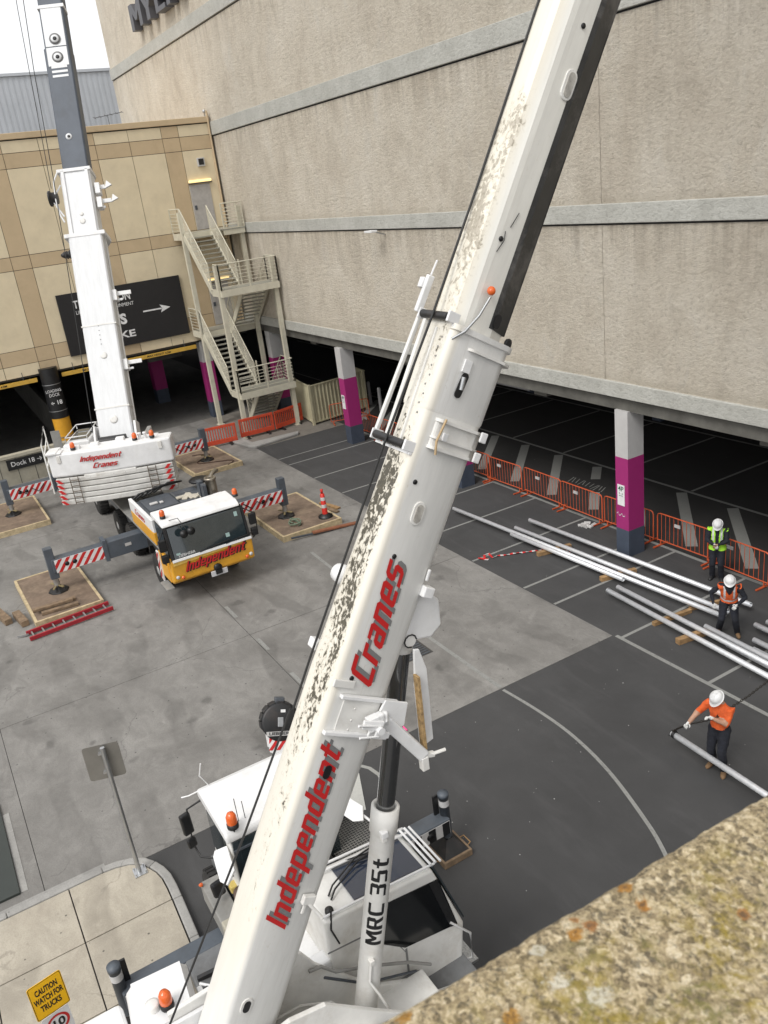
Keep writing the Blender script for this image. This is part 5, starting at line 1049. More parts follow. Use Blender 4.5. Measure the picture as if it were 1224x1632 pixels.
# chequer plate, grating deck
M_chk = simple('chequer_plate', (.42,.42,.41), .45, .6, .3, 40, .3)
gd = MB().box(-10.15,-9.35,3.45,4.25,1.46,1.5).build('grating_frame', M_hbk, nc)
for i in range(17): MB().box(-10.14+i*.048,-10.132+i*.048,3.46,4.24,1.5,1.515).build('grating_bar', M_side, gd)
for i in range(17): MB().box(-10.14,-9.36,3.47+i*.048,3.478+i*.048,1.502,1.513).build('grating_bar', M_side, gd)
MB().box(-10.7,-10.2,3.68,4.2,1.2,1.62).build('hood', M_dgrey, nc, bevel=.05); MB().tube((-10.25,3.3,1.65),(-10.2,4.2,1.6),.07,10).build('air_pipe', M_dgrey, nc)
MB().box(-11.2,-10.72,3.6,4.15,1.0,1.25).build('front_deck', M_chk, nc, bevel=.01)
MB().box(-9.3,-8.3,3.3,4.1,1.28,1.45).build('tool_tray', M_deck, nc, bevel=.02)
sh = MB().box(-9.3,-9.0,3.2,3.32,1.46,1.54).lathe([(.06,0),(.05,.05),(0,.06)], (-9.2,3.3,1.54), n=10).path([(-9.35,3.15,1.5),(-9.2,3.25,1.56),(-8.95,3.35,1.5)], .025, 6).build('rope_guide', M_steel, nc)
MB().box(-7.9,-7.15,4.1,4.36,.96,1.0).build('step_plate', M_chk, nc)
# outriggers of the near crane, black and white
def outr2(s, yb, yj):
    x = -9.86; y0, y1 = min(yb,yj), max(yb,yj)
    bm_ = MB().box(x-.15,x+.15,y0,y1,.56,.86).build('outrigger_beam', M_outr, nc, bevel=.02)
    MB().box(x+.15,x+.158,y0+.02,y1-.02,.57,.83).build('warning_plate', M_colw, bm_)
    k = y0+.05
    while k < y1-.15: MB().box(x+.159,x+.163,k+.14,min(k+.28,y1-.02),.57,.83).build('black_stripe', M_black, bm_); k += .28
    jk = MB().lathe([(.085,.4),(.085,1.22),(.095,1.22),(.095,1.3),(.0,1.31)], (x,yj,0), n=18).build('jack_housing', M_outr, nc)
    MB().lathe([(.088,1.05),(.088,1.17)], (x,yj,0), n=18).build('reflective_band', M_silv, jk); MB().box(x-.1,x-.06,yj-s*.17,yj-s*.07,.8,1.25).build('bracket', M_black, jk, bevel=.01)
    MB().lathe([(.06,.1),(.06,.5)], (x,yj,0), n=12).build('jack_rod', M_steel, jk)
    MB().prism([(-.27,-.27),(.27,-.27),(.27,.27),(-.27,.27)], 'z', 0, .03).add([], []).build('x', M_black, jk) if False else None
    pd = MB(); pd.add([(x-.25,yj-.25,.13),(x+.25,yj-.25,.13),(x+.25,yj+.25,.13),(x-.25,yj+.25,.13),(x-.07,yj-.07,.36),(x+.07,yj-.07,.36),(x+.07,yj+.07,.36),(x-.07,yj+.07,.36)], [(0,1,5,4),(1,2,6,5),(2,3,7,6),(3,0,4,7),(4,5,6,7),(3,2,1,0)])
    for a in (0,pi/2,pi,-pi/2): pd.box(.04,.27,-.012,.012,.13,.2, T(x,yj,0) @ Matrix.Rotation(a+pi/4,4,'Z'))
    pd.build('foot_pad', M_hbk, jk)
    pb = MB().box(x-.29,x+.29,yj-.29,yj+.29,.0,.13).build('pad_block', M_woodg, nc, bevel=.01)
    for y_, sg_ in ((yj-.29,-1),(yj+.29,1)): MB().path([(x-.12,y_,.07),(x-.1,y_+sg_*.09,.09),(x+.1,y_+sg_*.09,.09),(x+.12,y_,.07)], .012, 5).build('rope_handle', M_wood, pb)
    MB().lathe([(.07,0),(.07,.01),(0,.01)], (x+.16,yj-s*.42,.7), (1,0,0), 14).build('lamp_hole', M_black, bm_)
outr2(1, 3.9, 5.66); outr2(-1, 1.9, .08)
# turntable, side plates
MB().lathe([(.75,1.28),(.75,1.5),(.65,1.55)], (-7.0,2.7,0), n=28).build('slew_ring', M_chs, nc)
spl = [(.1,2.0),(.1,3.5),(.75,3.9),(1.55,3.62),(2.25,2.95),(3.1,2.25),(3.4,1.8),(3.3,1.45),(.5,1.45)]
MB().prism([(.4,1.5),(.4,3.2),(1.2,3.25),(1.70,3.10),(1.91,3.03),(2.06,2.74),(2.3,2.43),(2.55,2.12),(2.82,1.84),(3.45,1.5)], 'x', -7.0, -6.94).build('side_plate', M_whited, nc, bevel=.012)
MB().prism([(.1,1.5),(.1,2.9),(.9,3.0),(1.45,3.10),(1.85,3.03),(2.42,2.5),(3.1,1.9),(3.3,1.45)], 'x', -6.25, -6.19).build('side_plate', M_whited, nc, bevel=.012)
MB().box(-6.96,-6.3,.2,3.4,1.45,1.7).box(-7.9,-7.02,.6,2.3,1.45,1.9).build('turntable', M_whited, nc, bevel=.02)
MB().tube((-6.75,2.3,1.62),(-6.6,3.9,1.28),.15,18).build('slew_cylinder', M_whited, nc)
MB().box(-6.18,-5.7,.5,2.4,1.6,2.35).build('winch_cover', M_whited, nc, bevel=.05)
MB().path([(-6.9,1.95,2.75),(-6.9,2.1,2.72),(-6.88,2.25,2.55),(-6.9,2.7,2.3),(-6.9,3.2,2.0),(-6.9,3.5,1.75)], .02, 8).build('hose', M_side, nc)
MB().path([(-6.9,1.45,2.35),(-6.85,1.75,2.4),(-6.8,2.1,2.25),(-6.75,2.3,1.9)], .018, 8).build('hose', M_whited, nc)
MB().path([(-6.93,2.12,2.5),(-6.93,2.6,2.05),(-6.93,3.3,1.75)], .016, 6).build('duct', M_dgrey, nc)
MB().box(-7.85,-7.05,1.5,2.3,1.9,2.35).box(-7.3,-7.1,1.4,2.3,2.35,2.5).build('valve_bank', M_white, nc, bevel=.03)
MB().bar((-7.2,1.3,2.6),(-7.2,2.3,2.2),.14,.2).bar((-7.5,1.4,2.5),(-7.5,2.3,2.1),.08,.12).build('cab_frame', M_white, nc, bevel=.01)
MB().lathe([(.07,0),(.07,.05),(.03,.06)], (-7.1,1.35,2.72), (1,0,.5), 12).build('round_boss', M_whited, nc)
# engine hood / counterweight at the boom foot
MB().loft([[(-7.86,.10,1.5),(-7.0,.0,1.5),(-6.98,.72,1.5),(-7.8,.80,1.5)],[(-7.84,.10,2.85),(-7.0,.0,2.85),(-6.98,.72,2.85),(-7.80,.80,2.85)],[(-7.76,.17,3.0),(-7.06,.07,3.0),(-7.04,.66,3.0),(-7.72,.73,3.0)]]).build('engine_hood', M_white, nc, bevel=.06, seg=3)
MB().box(-7.7,-6.95,-.9,.02,1.5,2.92).build('counterweight', M_white, nc, bevel=.07, seg=3)
MB().box(-6.93,-6.88,.3,.9,2.6,3.1).box(-7.5,-7.0,.80,.86,2.5,2.75).build('hood_rail', M_white, nc, bevel=.01)
beacon((-7.22,.44,3.05), nc, .9); MB().lathe([(.08,0),(.08,.07),(.05,.08),(0,.08)], (-7.3,.3,3.0), n=14).build('filler_cap', M_whited, nc)
MB().box(-8.13,-8.05,.1,.16,2.2,2.3).build('tail_lamp', M_red, nc)
MB().lathe([(.05,0),(.05,.02),(0,.02)], (-8.6,1.15,1.34), n=12).path([(-8.8,1.0,1.34),(-8.3,1.4,1.4),(-8.0,1.5,1.5)], .02, 6).build('valve', M_white, nc)
MB().box(-9.3,-8.3,.95,1.62,1.1,1.3).build('side_deck', M_deck, nc, bevel=.02); 
for k in range(4): MB().bar((-8.9+k*.22,1.0,1.32),(-8.8+k*.22,1.45,1.4),.06,.06).build('linkage', M_hbk, nc)
MB().path([(-8.65,.45,1.1),(-8.4,.15,.95),(-8.3,.3,.7),(-8.1,.35,.4)], .06, 8).box(-8.6,-8.2,.1,.4,.3,.9).build('black_bracket', M_black, nc, bevel=.04)
# operator cab
ocp = [(2.30,3.08),(3.80,2.96),(4.17,1.83),(4.09,1.21),(3.9,.95),(3.2,1.28),(2.27,1.95)]
oc = MB().prism(ocp, 'x', -7.92, -7.10).build('operator_cab', M_whited, nc, bevel=.04, seg=3)
MB().prism([(2.98,2.87),(3.86,2.78),(4.06,1.90),(3.27,2.02),(2.98,2.28)], 'x', -7.105, -7.085).build('side_window', M_glassd, oc)
MB().prism([(3.84,2.78),(3.72,2.79),(3.95,1.915),(4.05,1.90)], 'x', -7.086, -7.080).build('window_mullion', M_black, oc)
MB().prism([(2.75,3.053),(3.72,2.972),(3.72,2.985),(2.75,3.066)], 'x', -7.84, -7.2).build('roof_window', M_glassb, oc)
MB().prism([(3.83,2.93),(4.20,1.84),(4.215,1.86),(3.85,2.95)], 'x', -7.86, -7.16).build('windscreen', M_glass, oc)
gr2 = MB()
for x_ in (-7.88,-7.78): gr2.path([(x_,2.35,3.14),(x_,3.85,3.02),(x_+.02,3.93,2.9)], .018, 6)
for y_ in (3.80,3.87,3.94): gr2.path([(-7.86,y_,3.03-.02*(y_>3.9)),(-7.12,y_,3.03-.02*(y_>3.9))], .018, 6)
gr2.path([(-7.14,2.3,3.12),(-7.14,3.86,3.0)], .016, 6).build('roof_rail', M_white, oc)
MB().path([(-7.08,3.95,2.0),(-7.02,4.2,1.7),(-7.04,4.2,1.25),(-7.1,4.1,1.2)], .016, 6).build('grab_handle', M_white, oc)
for dx in (0,.07): MB().path([(-7.42+dx,2.52,3.08),(-7.5+dx,2.62,3.12),(-7.72+dx,3.05,3.12),(-7.78+dx,3.35,3.1)], .012, 5).path([(-7.78+dx,2.95,3.1),(-7.68+dx,3.55,3.06)], .01, 5).build('wiper', M_black, oc)
MB().path([(-7.14,2.42,3.16),(-7.08,2.36,2.95),(-7.05,2.42,2.72)], .012, 5).build('cable', M_black, oc)
MB().lathe([(.055,0),(.05,.04),(0,.05)], (-7.2,2.42,3.09), n=12).build('work_lamp', M_black, oc)
MB().prism([(2.27,2.62),(3.0,2.55),(3.27,1.95),(3.27,1.93),(2.98,2.53),(2.27,2.60)], 'x', -7.101, -7.096).build('panel_joint', M_grey_dec, oc)
MB().prism([(3.6,1.22),(4.0,1.28),(4.0,1.18),(3.7,1.1)], 'x', -7.101, -7.094).build('lower_panel', M_cream, oc)
MB().prism([(3.28,1.26),(3.3,1.98),(3.27,1.98),(3.25,1.26)], 'x', -7.101, -7.097).build('panel_joint', M_grey_dec, oc)
# boom frame: origin (−6.61,.3,2.6), x along, y toward +X side mirrored, z upper face
el = radians(60.3)
FN = Matrix(((0,-1,0,-6.61),(cos(el),0,-sin(el),.3),(sin(el),0,cos(el),2.6),(0,0,0,1)))
# columns: x axis=(0,c,s); y axis=(-1,0,0) (far side positive); z=(0,-s,c)
M_bn = mat_boom('near_boom_white', (.77,.765,.74), (1.6,7.9)); M_bn2 = mat_boom('near_boom_inner', (.77,.755,.70), (-.8,2.5), .9, (.25,.21,.16), .55)
def sect(hw, top, h, r=.07, n=5, ch=.0, far=None):
    fr = hw if far is None else far; pts = []
    for k in range(n+1): a = pi/2*k/n; pts.append((-hw+r-r*sin(a), top-r+r*cos(a)))      # near upper corner
    for k in range(1, 10): a = pi*k/10; c = cos(a); pts.append((-hw*c if c > 0 else -fr*c, top-h+hw*.95-hw*.95*sin(a)))
    for k in range(n+1): a = pi/2*k/n; pts.append((fr-r+r*cos(a), top-r+r*sin(a)))
    return pts
b = MB(FN); rings = []
for x_, hh_, tt, fa in ((-.9,.72,-.12,.27),(.6,.74,-.1,.27),(2.2,.76,-.03,.265),(4.6,.78,0,.25),(6.6,.79,0,.17),(8.02,.79,0,.15)): rings.append([(x_, p[0], p[1]) for p in sect(.262, tt, hh_, far=fa)])
b.loft(rings, True); NB1 = b.build('boom_section', M_bn, nc)
for p_ in NB1.data.polygons: p_.use_smooth = True
ed = NB1.modifiers.new('e', 'EDGE_SPLIT'); ed.split_angle = radians(40)
FN2 = FN @ T(8.0,0,0)
b = MB(FN2)
sc2 = [(-.10,.0),(-.16,-.03),(-.222,-.13),(-.230,-.19),(-.230,-.45),(-.12,-.66),(.12,-.66),(.225,-.45),(.225,-.18),(.10,.0)]
b.prism([(p[0], p[1]) for p in sc2], 'x', 0.0, 9.5); NB2 = b.build('boom_section', M_bn2, nc, bevel=.01)
M_wear_shade = simple('worn_shaded_black', (.03,.03,.03), .45, 0, .35, 3, .1, (.17,.16,.15), .8)  # dark colour holds worn paint and the painted-in shade of the boom underside
MB(FN2).prism([(-.233,-.40),(-.240,-.455),(-.125,-.685),(-.10,-.67),(-.215,-.45)], 'x', .25, 9.5).build('shaded_wear_strip', M_wear_shade, nc); MB(FN2).prism([(-.13,-.672),(.13,-.672),(.13,-.69),(-.13,-.69)], 'x', .25, 9.5).build('shaded_wear_strip', M_wear_shade, nc)
# head collar of the base section
b = MB(FN); b.loft([[(x_, p[0], p[1]) for p in sect(w_, t_, h_, far=min(w_-.09,.20))] for x_, w_, t_, h_ in ((7.35,.263,.001,.795),(7.38,.272,.004,.81),(8.1,.275,.006,.82),(8.11,.30,.012,.86),(8.16,.30,.012,.86),(8.16,.25,0,.72))], True)
hc = b.build('boom_head', mat_boom('boom_head_white', (.80,.795,.775), (3.5,9.4), .55), nc); ed = hc.modifiers.new('e', 'EDGE_SPLIT'); ed.split_angle = radians(35)
b = MB(FN)
for x_, w_ in ((7.02,.03),(7.12,.02),(7.28,.03)): b.loft([[(x_+q, p[0], p[1]) for p in sect(hw_, t_, h_, far=.2)] for q, hw_, t_, h_ in ((0,.263,-.12,.69),(0,.263+.06,-.14,.70),(w_,.263+.06,-.14,.70),(w_,.263,-.12,.69))])
b.loft([[(x_, p[0], p[1]) for p in sect(.285,-.13,.70,far=.2)] for x_ in (7.02,7.3)]); b.loft([[(x_+q, p[0], p[1]) for p in sect(hw_, -.22, h_-.22, far=.18)] for x_ in (7.98,) for q, hw_, h_ in ((0,.275,.81),(0,.31,.88),(.025,.31,.88),(.025,.275,.81))])
b.build('collar_flange', M_whited, nc)
MB(FN).box(7.02,7.12,-.335,-.31,-.74,-.66).build('collar_bracket', M_white, nc, bevel=.01); MB(FN).box(7.22,7.32,-.335,-.31,-.74,-.66).build('collar_bracket', M_white, nc, bevel=.01); MB(FN).box(7.12,7.2,-.33,-.30,-.3,-.24).build('cable_block', M_white, nc, bevel=.01)
MB(FN).path([(7.32,-.345,-.2),(7.1,-.36,-.16),(6.98,-.355,-.2)], .012, 5).build('cable', simple('cable_tan', (.5,.36,.2), .6), nc)
M_slotin = simple('slot_inner', (.45,.43,.39), .7, 0, .3, 12)
def slot(x_, t_, L_, w_, name='slot', tilt=0, y=-.262, ring=True):
    o_ = []
    F_ = FN @ frame((x_, y, t_), (cos(tilt),0,sin(tilt)), (0,0,1))
    def cap(L2, w2): return [(L2/2+w2/2*cos(radians(-90+k*22.5)), w2/2*sin(radians(-90+k*22.5))) for k in range(9)]+[(-L2/2+w2/2*cos(radians(90+k*22.5)), w2/2*sin(radians(90+k*22.5))) for k in range(9)]
    r_ = MB(F_).prism(cap(L_, w_+.055), 'z', -.01, .010).build('slot_ring', M_whited, nc, bevel=.006) if ring else nc
    MB(F_).prism(cap(L_, w_), 'z', .006, .018).build(name, M_black if w_ < .08 else M_slotin, r_ if ring else nc)
slot(1.12,-.27,.06,.07); slot(6.40,-.30,.10,.08); slot(10.5,-.36,.14,.08,y=-.236)
slot(3.72,-.27,.07,.075,ring=False); slot(8.33,-.46,.06,.075,y=-.236,ring=False)
for x_, t_, y in ((4.70,-.19,-.262),(5.95,-.2,-.262),(6.68,-.15,-.262),(9.02,-.2,-.236),(11.0,-.3,-.236)): MB(FN).lathe([(.024,-.004),(.024,.006),(0,.006)], (x_,y,t_), (0,-1,0), 12).build('bolt_hole', M_black, nc)
slot(7.66,-.28,.17,.075,y=-.272,tilt=-.1,ring=False)
MB(FN).tube((7.62,-.29,-.285),(7.74,-.29,-.27),.024,8).build('locking_pin', M_steel, nc)
MB(FN).box(7.78,7.9,-.29,-.27,-.32,-.23).build('cover_plate', M_white, nc, bevel=.004)
# lettering on the side: baseline towards the lower edge
Fl = FN @ frame((1.98,-.264,-.41), (1,.0,.028), (0,0,1))
for nm, (dx, dy), m_, dz in (('lettering_shadow',(.055,-.035),M_grey_dec,.0015),('lettering_outline',(.0,.0),M_white,.003)):
    if nm == 'lettering_shadow': block_text('Independent', .265, Fl @ T(dx*.75,dy*.75,0), m_, nc, 1.95, .5, dz, nm)
block_text('Independent', .262, Fl, M_red, nc, 1.95, .5, .004)
Fl = FN @ frame((4.62,-.264,-.44), (1,.0,.06), (0,0,1))
block_text('Cranes', .29, Fl @ T(.04,-.026,0), M_grey_dec, nc, 1.22, .5, .0015, 'lettering_shadow'); block_text('Cranes', .285, Fl, M_red, nc, 1.22, .5, .004)
# rope guard and rollers on the upper edge
for x_, w0, w1 in ((8.2,.22,-.21),(6.98,.34,-.20)):
    MB(FN).tube((x_,w0,.05),(x_,w1,.05),.040,12).build('roller', M_hbk, nc)
    MB(FN).box(x_-.05,x_+.05,w1-.05,w1-.02,-.04,.09).build('roller_bracket', M_white, nc, bevel=.006); MB(FN).box(x_-.05,x_+.05,w0+.01,w0+.03,-.04,.09).build('roller_bracket', M_white, nc, bevel=.006); MB(FN).box(x_-.075,x_-.05,w1-.05,w0+.03,-.02,.01).build('roller_bracket', M_white, nc)
MB(FN).bar((6.98,.385,.03),(8.2,.25,.06),.045,.04).build('guard_bar', M_whited, nc, bevel=.008); MB(FN).bar((6.9,.22,.0),(8.16,.17,.03),.05,.04).build('guard_bar', M_whited, nc, bevel=.008)
MB(FN).bar((8.2,.27,.08),(8.55,.22,.10),.055,.07).bar((8.55,.22,.10),(8.70,.20,.10),.02,.02).box(8.42,8.52,.25,.32,.07,.15).build('anchor_lug', M_white, nc, bevel=.015)
MB(FN).bar((8.1,-.03,.01),(7.0,-.05,.01),.02,.03).build('edge_rib', M_whited, nc)
MB(FN).path([(8.02,-.26,-.02),(8.12,-.31,-.1),(8.3,-.3,-.2),(8.5,-.29,-.26)], .012, 6).build('lamp_stem', M_steel, nc)
lp_ = FN @ Vector((8.55,-.30,-.24)); MB().lathe([(.036,-.03),(.04,.0),(.036,.025),(0,.032)], tuple(lp_), (.7,-.5,.4), 14).build('beacon', M_beacon, nc)
MB(FN).lathe([(.03,0),(.05,.0),(.05,.025),(.03,.025)], (8.2,-.17,-.74), (0,1,.3), 10).build('rope_eye', M_hbk, nc)
MB(FN).box(4.60,4.68,-.285,-.26,-.24,-.0).build('cable_clip', M_whited, nc, bevel=.008)
MB(FN).lathe([(.0,0),(.08,.02),(.105,.08),(.09,.17),(.04,.2),(0,.2)], (5.55,.22,-.1), (0,1,.2), 16).build('rope_ball', M_white, nc)
MB(FN).box(4.74,4.84,.26,.42,-.1,-.02).build('side_lug', M_white, nc, bevel=.01); MB(FN).box(2.28,2.38,-.32,-.262,-.62,-.48).bar((2.3,-.3,-.55),(2.15,-.36,-.75),.035,.035).box(2.16,2.3,-.29,-.27,-.56,-.52).build('latch_bracket', M_whited, nc, bevel=.01)
# pivot reinforcement and folding jib bracket
MB(FN).box(4.12,4.16,-.32,-.262,-.80,-.06).box(4.50,4.54,-.32,-.262,-.80,-.12).build('bracket_rib', M_white, nc, bevel=.008)
MB(FN).box(4.15,4.50,-.275,-.262,-.62,-.18).build('bracket_plate', M_whited, nc, bevel=.006)
MB(FN).prism([(4.12,-.55),(4.54,-.62),(4.54,-.9),(4.3,-.95),(4.18,-.82)], 'y', -.33, -.30).build('bracket_gusset', M_white, nc, bevel=.006)
A1 = FN @ Vector((4.32,-.38,-.52)); A2 = Vector((-6.30,3.06,6.0)); A3 = Vector((-6.25,3.42,5.42))
Am = A1.lerp(A2,.45)+Vector((.02,.05,.05)); MB().bar(A1, Am, .09, .13).bar(Am, A2, .085, .12).bar(A2, A3, .08, .13).build('jib_arm', M_white, nc, bevel=.02)
MB().box(-.045,.045,-.06,.06,-.07,.07, T(*A1)).bar(A1+Vector((.03,-.12,.05)), A1+Vector((.05,.08,-.04)), .035, .09).bar(A1+Vector((.05,-.02,-.1)), A1+Vector((.06,.12,-.17)), .03, .06).tube(A1+Vector((.06,-.18,.08)), A1+Vector((.06,.02,-.02)), .014, 8).tube(A1+Vector((.08,-.2,-.04)), A1+Vector((.08,.0,-.12)), .014, 8).lathe([(.04,-.06),(.04,.06)], A1+Vector((.05,.03,-.06)), (1,0,0), 12).build('hinge_bracket', M_white, nc, bevel=.006)
for q in (4.2,4.3,4.42): MB(FN).lathe([(.012,0),(.012,.008),(0,.008)], (q,-.322,-.3), (0,-1,0), 6).build('bolt', M_whited, nc)
for k in range(9): MB(FN).lathe([(.01,0),(.01,.006),(0,.006)], (7.3+.09*k,-.15+.02*(k%2),.004), (0,0,1), 6).build('rivet', M_side, nc)
MB(FN).path([(8.9,-.235,-.2),(9.02,-.235,-.24),(9.1,-.236,-.22)], .004, 4).path([(9.15,-.236,-.26),(9.3,-.236,-.30)], .004, 4).build('scratch', M_black, NB2)
MB().bar(A3+Vector((0,-.04,.02)), A3+Vector((0,.12,-.03)), .06, .05).tube(A3+Vector((.03,.1,.0)), A3+Vector((.03,.24,-.02)), .02, 8).box(-.04,.04,-.05,.03,-.16,0, T(*A3)).build('arm_end', M_whited, nc, bevel=.008)
MB().prism([(3.50,6.62),(3.56,6.6),(3.62,6.35),(3.60,5.5),(3.44,5.46),(3.46,6.2)], 'x', -6.36, -6.33).build('fin_plate', M_white, nc, bevel=.006)
MB().prism([(3.46,6.35),(3.485,6.35),(3.47,5.48),(3.44,5.48)], 'x', -6.34, -6.25).build('fin_edge', simple('rusty_edge', (.45,.3,.14), .7, 0, .4, 20), nc)
# boom bracket for the lift cylinder
MB(FN).prism([(5.45,-.70),(5.7,-.70),(5.6,-.98),(5.35,-1.12),(5.2,-1.05),(5.1,-.74)], 'y', -.16, .16).build('cylinder_bracket', M_white, nc, bevel=.02)
MB(FN).box(5.62,5.73,-.30,-.18,-.78,-.66).bar((5.78,-.24,-.68),(5.9,-.26,-.66),.03,.03).build('side_lug', M_white, nc, bevel=.01)
C0 = Vector((-6.61,2.35,1.75)); C1 = Vector((-6.61,3.53,6.62)); cd = (C1-C0).normalized()
Cs = C0+cd*((4.72-1.75)/cd.z)
M_chrome, nt_, bs_ = nodes('dark_chrome'); bs_.inputs['Base Color'].default_value = (.23,.235,.24,1); bs_.inputs['Metallic'].default_value = 1; bs_.inputs['Roughness'].default_value = .16
cy = MB().lathe([(.135,0),(.135,(Cs-C0).length-.32),(.142,(Cs-C0).length-.31),(.155,(Cs-C0).length-.3),(.155,(Cs-C0).length),(.12,(Cs-C0).length),(.105,(Cs-C0).length-.03)], C0, cd, 32).build('lift_cylinder', M_whited, nc)
MB().tube(Cs-cd*.05, C1-cd*.1, .1, 32).build('cylinder_rod', M_chrome, nc)
MB().lathe([(.11,-.14),(.12,-.12),(.12,-.04),(.09,.0),(.09,.14),(0,.16)], C1, cd, 20).tube(C1+Vector((.17,0,.04)), C1+Vector((-.17,0,.04)), .07, 16).build('rod_end', M_whited, nc)
MB().path([(C1+Vector((.175,.07*cos(t_),.04+.07*sin(t_)))) for t_ in [i*.6 for i in range(9)]], .008, 5).build('pin_clip', M_black, nc)
Ct = frame(C0+cd*1.78+Vector((.137,0,0)), cd, (0,-1,.24)) 
# lettering wraps along the barrel: printed facing the camera
ctd = Vector((.86,-.45,.2)); ctd = (ctd-cd*ctd.dot(cd)).normalized(); up_ = ctd.cross(cd)
Fm_ = Matrix((cd, up_, ctd)).transposed().to_4x4(); Fm_.translation = C0+cd*2.0+ctd*.0
def wrap_text(txt, h, along, m, parent, R=.1365, L=1.0):
    import bmesh
    tot = sum(GL[c][0]+.14 for c in txt)-.14; kx = L/tot; ky = h/1.4; x = 0; b0 = MB()
    for c in txt:
        w, loops = GL[c]
        if loops:
            pts = [p for lp in loops for p in lp]; tris = tessellate_polygon([[Vector((p[0], p[1], 0)) for p in lp] for lp in loops])
            b0.add([((x+p[0])*kx, (p[1]-.7)*ky, 0) for p in pts], [tuple(t) for t in tris])
        x += w+.14
    me0 = bpy.data.meshes.new('s'); me0.from_pydata([tuple(v) for v in b0.v], [], b0.f); bm = bmesh.new(); bm.from_mesh(me0)
    for q in range(-12, 13): bmesh.ops.bisect_plane(bm, geom=bm.verts[:]+bm.edges[:]+bm.faces[:], plane_co=(0,q*.014,0), plane_no=(0,1,0))
    vs = [(along+v.co.x, R*sin(v.co.y/R), R*cos(v.co.y/R)) for v in bm.verts]; bm.verts.index_update(); fs = [tuple(w.index for w in f.verts) for f in bm.faces]; bm.free()
    F_ = Fm_.copy(); F_.translation = C0; b_ = MB(F_); b_.add(vs, fs); return b_.build('lettering', m, parent, fix=False)
wrap_text('MRC 35t', .19, 1.36, M_black, cy, .1375, 1.12)
MB().path([C0+cd*.9+ctd*.14, C0+cd*.95+ctd*.19, C0+cd*2.9+ctd*.155], .012, 6).build('pressure_pipe', M_whited, nc) if False else MB().path([C0+cd*1.1+ctd*.15, C0+cd*.9+ctd*.17, C0+cd*.7+ctd*.25+Vector((0,.15,0)), C0+cd*.45+ctd*.3+Vector((0,.3,0)), C0+cd*.2+ctd*.25+Vector((0,.34,0))], .018, 8).build('hose', M_whited, nc)
for h_ in (1.15,2.75): MB().box(-.035,.035,-.03,.03,-.03,.03, T(*(C0+cd*h_+ctd*.15))).build('pipe_clip', M_whited, nc, bevel=.006)
MB().box(-.04,.04,-.04,.04,-.04,.04, T(*(Cs-cd*.25+ctd*.15))).build('port_block', M_white, nc, bevel=.012)
# hoist rope
MB().path([(-6.8,.36,3.2),(-6.8,1.57,5.06),(-6.84,2.30,6.20)], .012, 6).build('hoist_rope', M_rope, nc)
MB(FN).path([(4.1,.25,.0),(4.7,.24,.01),(6.98,.06,.10),(8.2,-.02,.10),(9.4,.08,.02),(11,.105,.012),(17.5,.105,.012)], .012, 6).build('hoist_rope', M_rope, nc)
# ================================================================ people
def skin_mesh(pts, edges, radii, sub=2, root=0, rm=False):
    me = bpy.data.meshes.new('s'); me.from_pydata([tuple(p) for p in pts], edges, [])
    o = bpy.data.objects.new('s', me); COL.objects.link(o)
    m = o.modifiers.new('k', 'SKIN'); m.use_smooth_shade = True
    for i, d in enumerate(me.skin_vertices[0].data):
        r = radii[i]; d.radius = r if isinstance(r, tuple) else (r, r); d.use_root = (i == root)
    s_ = o.modifiers.new('s', 'SUBSURF'); s_.levels = sub; s_.render_levels = sub
    if rm:
        q = o.modifiers.new('r', 'REMESH'); q.mode = 'VOXEL'; q.voxel_size = .013; q = o.modifiers.new('m', 'SMOOTH'); q.iterations = 5
    dg = bpy.context.evaluated_depsgraph_get(); ev = o.evaluated_get(dg); em = bpy.data.meshes.new_from_object(ev)
    vs = [v.co.copy() for v in em.vertices]; fs = [tuple(p.vertices) for p in em.polygons]
    bpy.data.objects.remove(o); return vs, fs
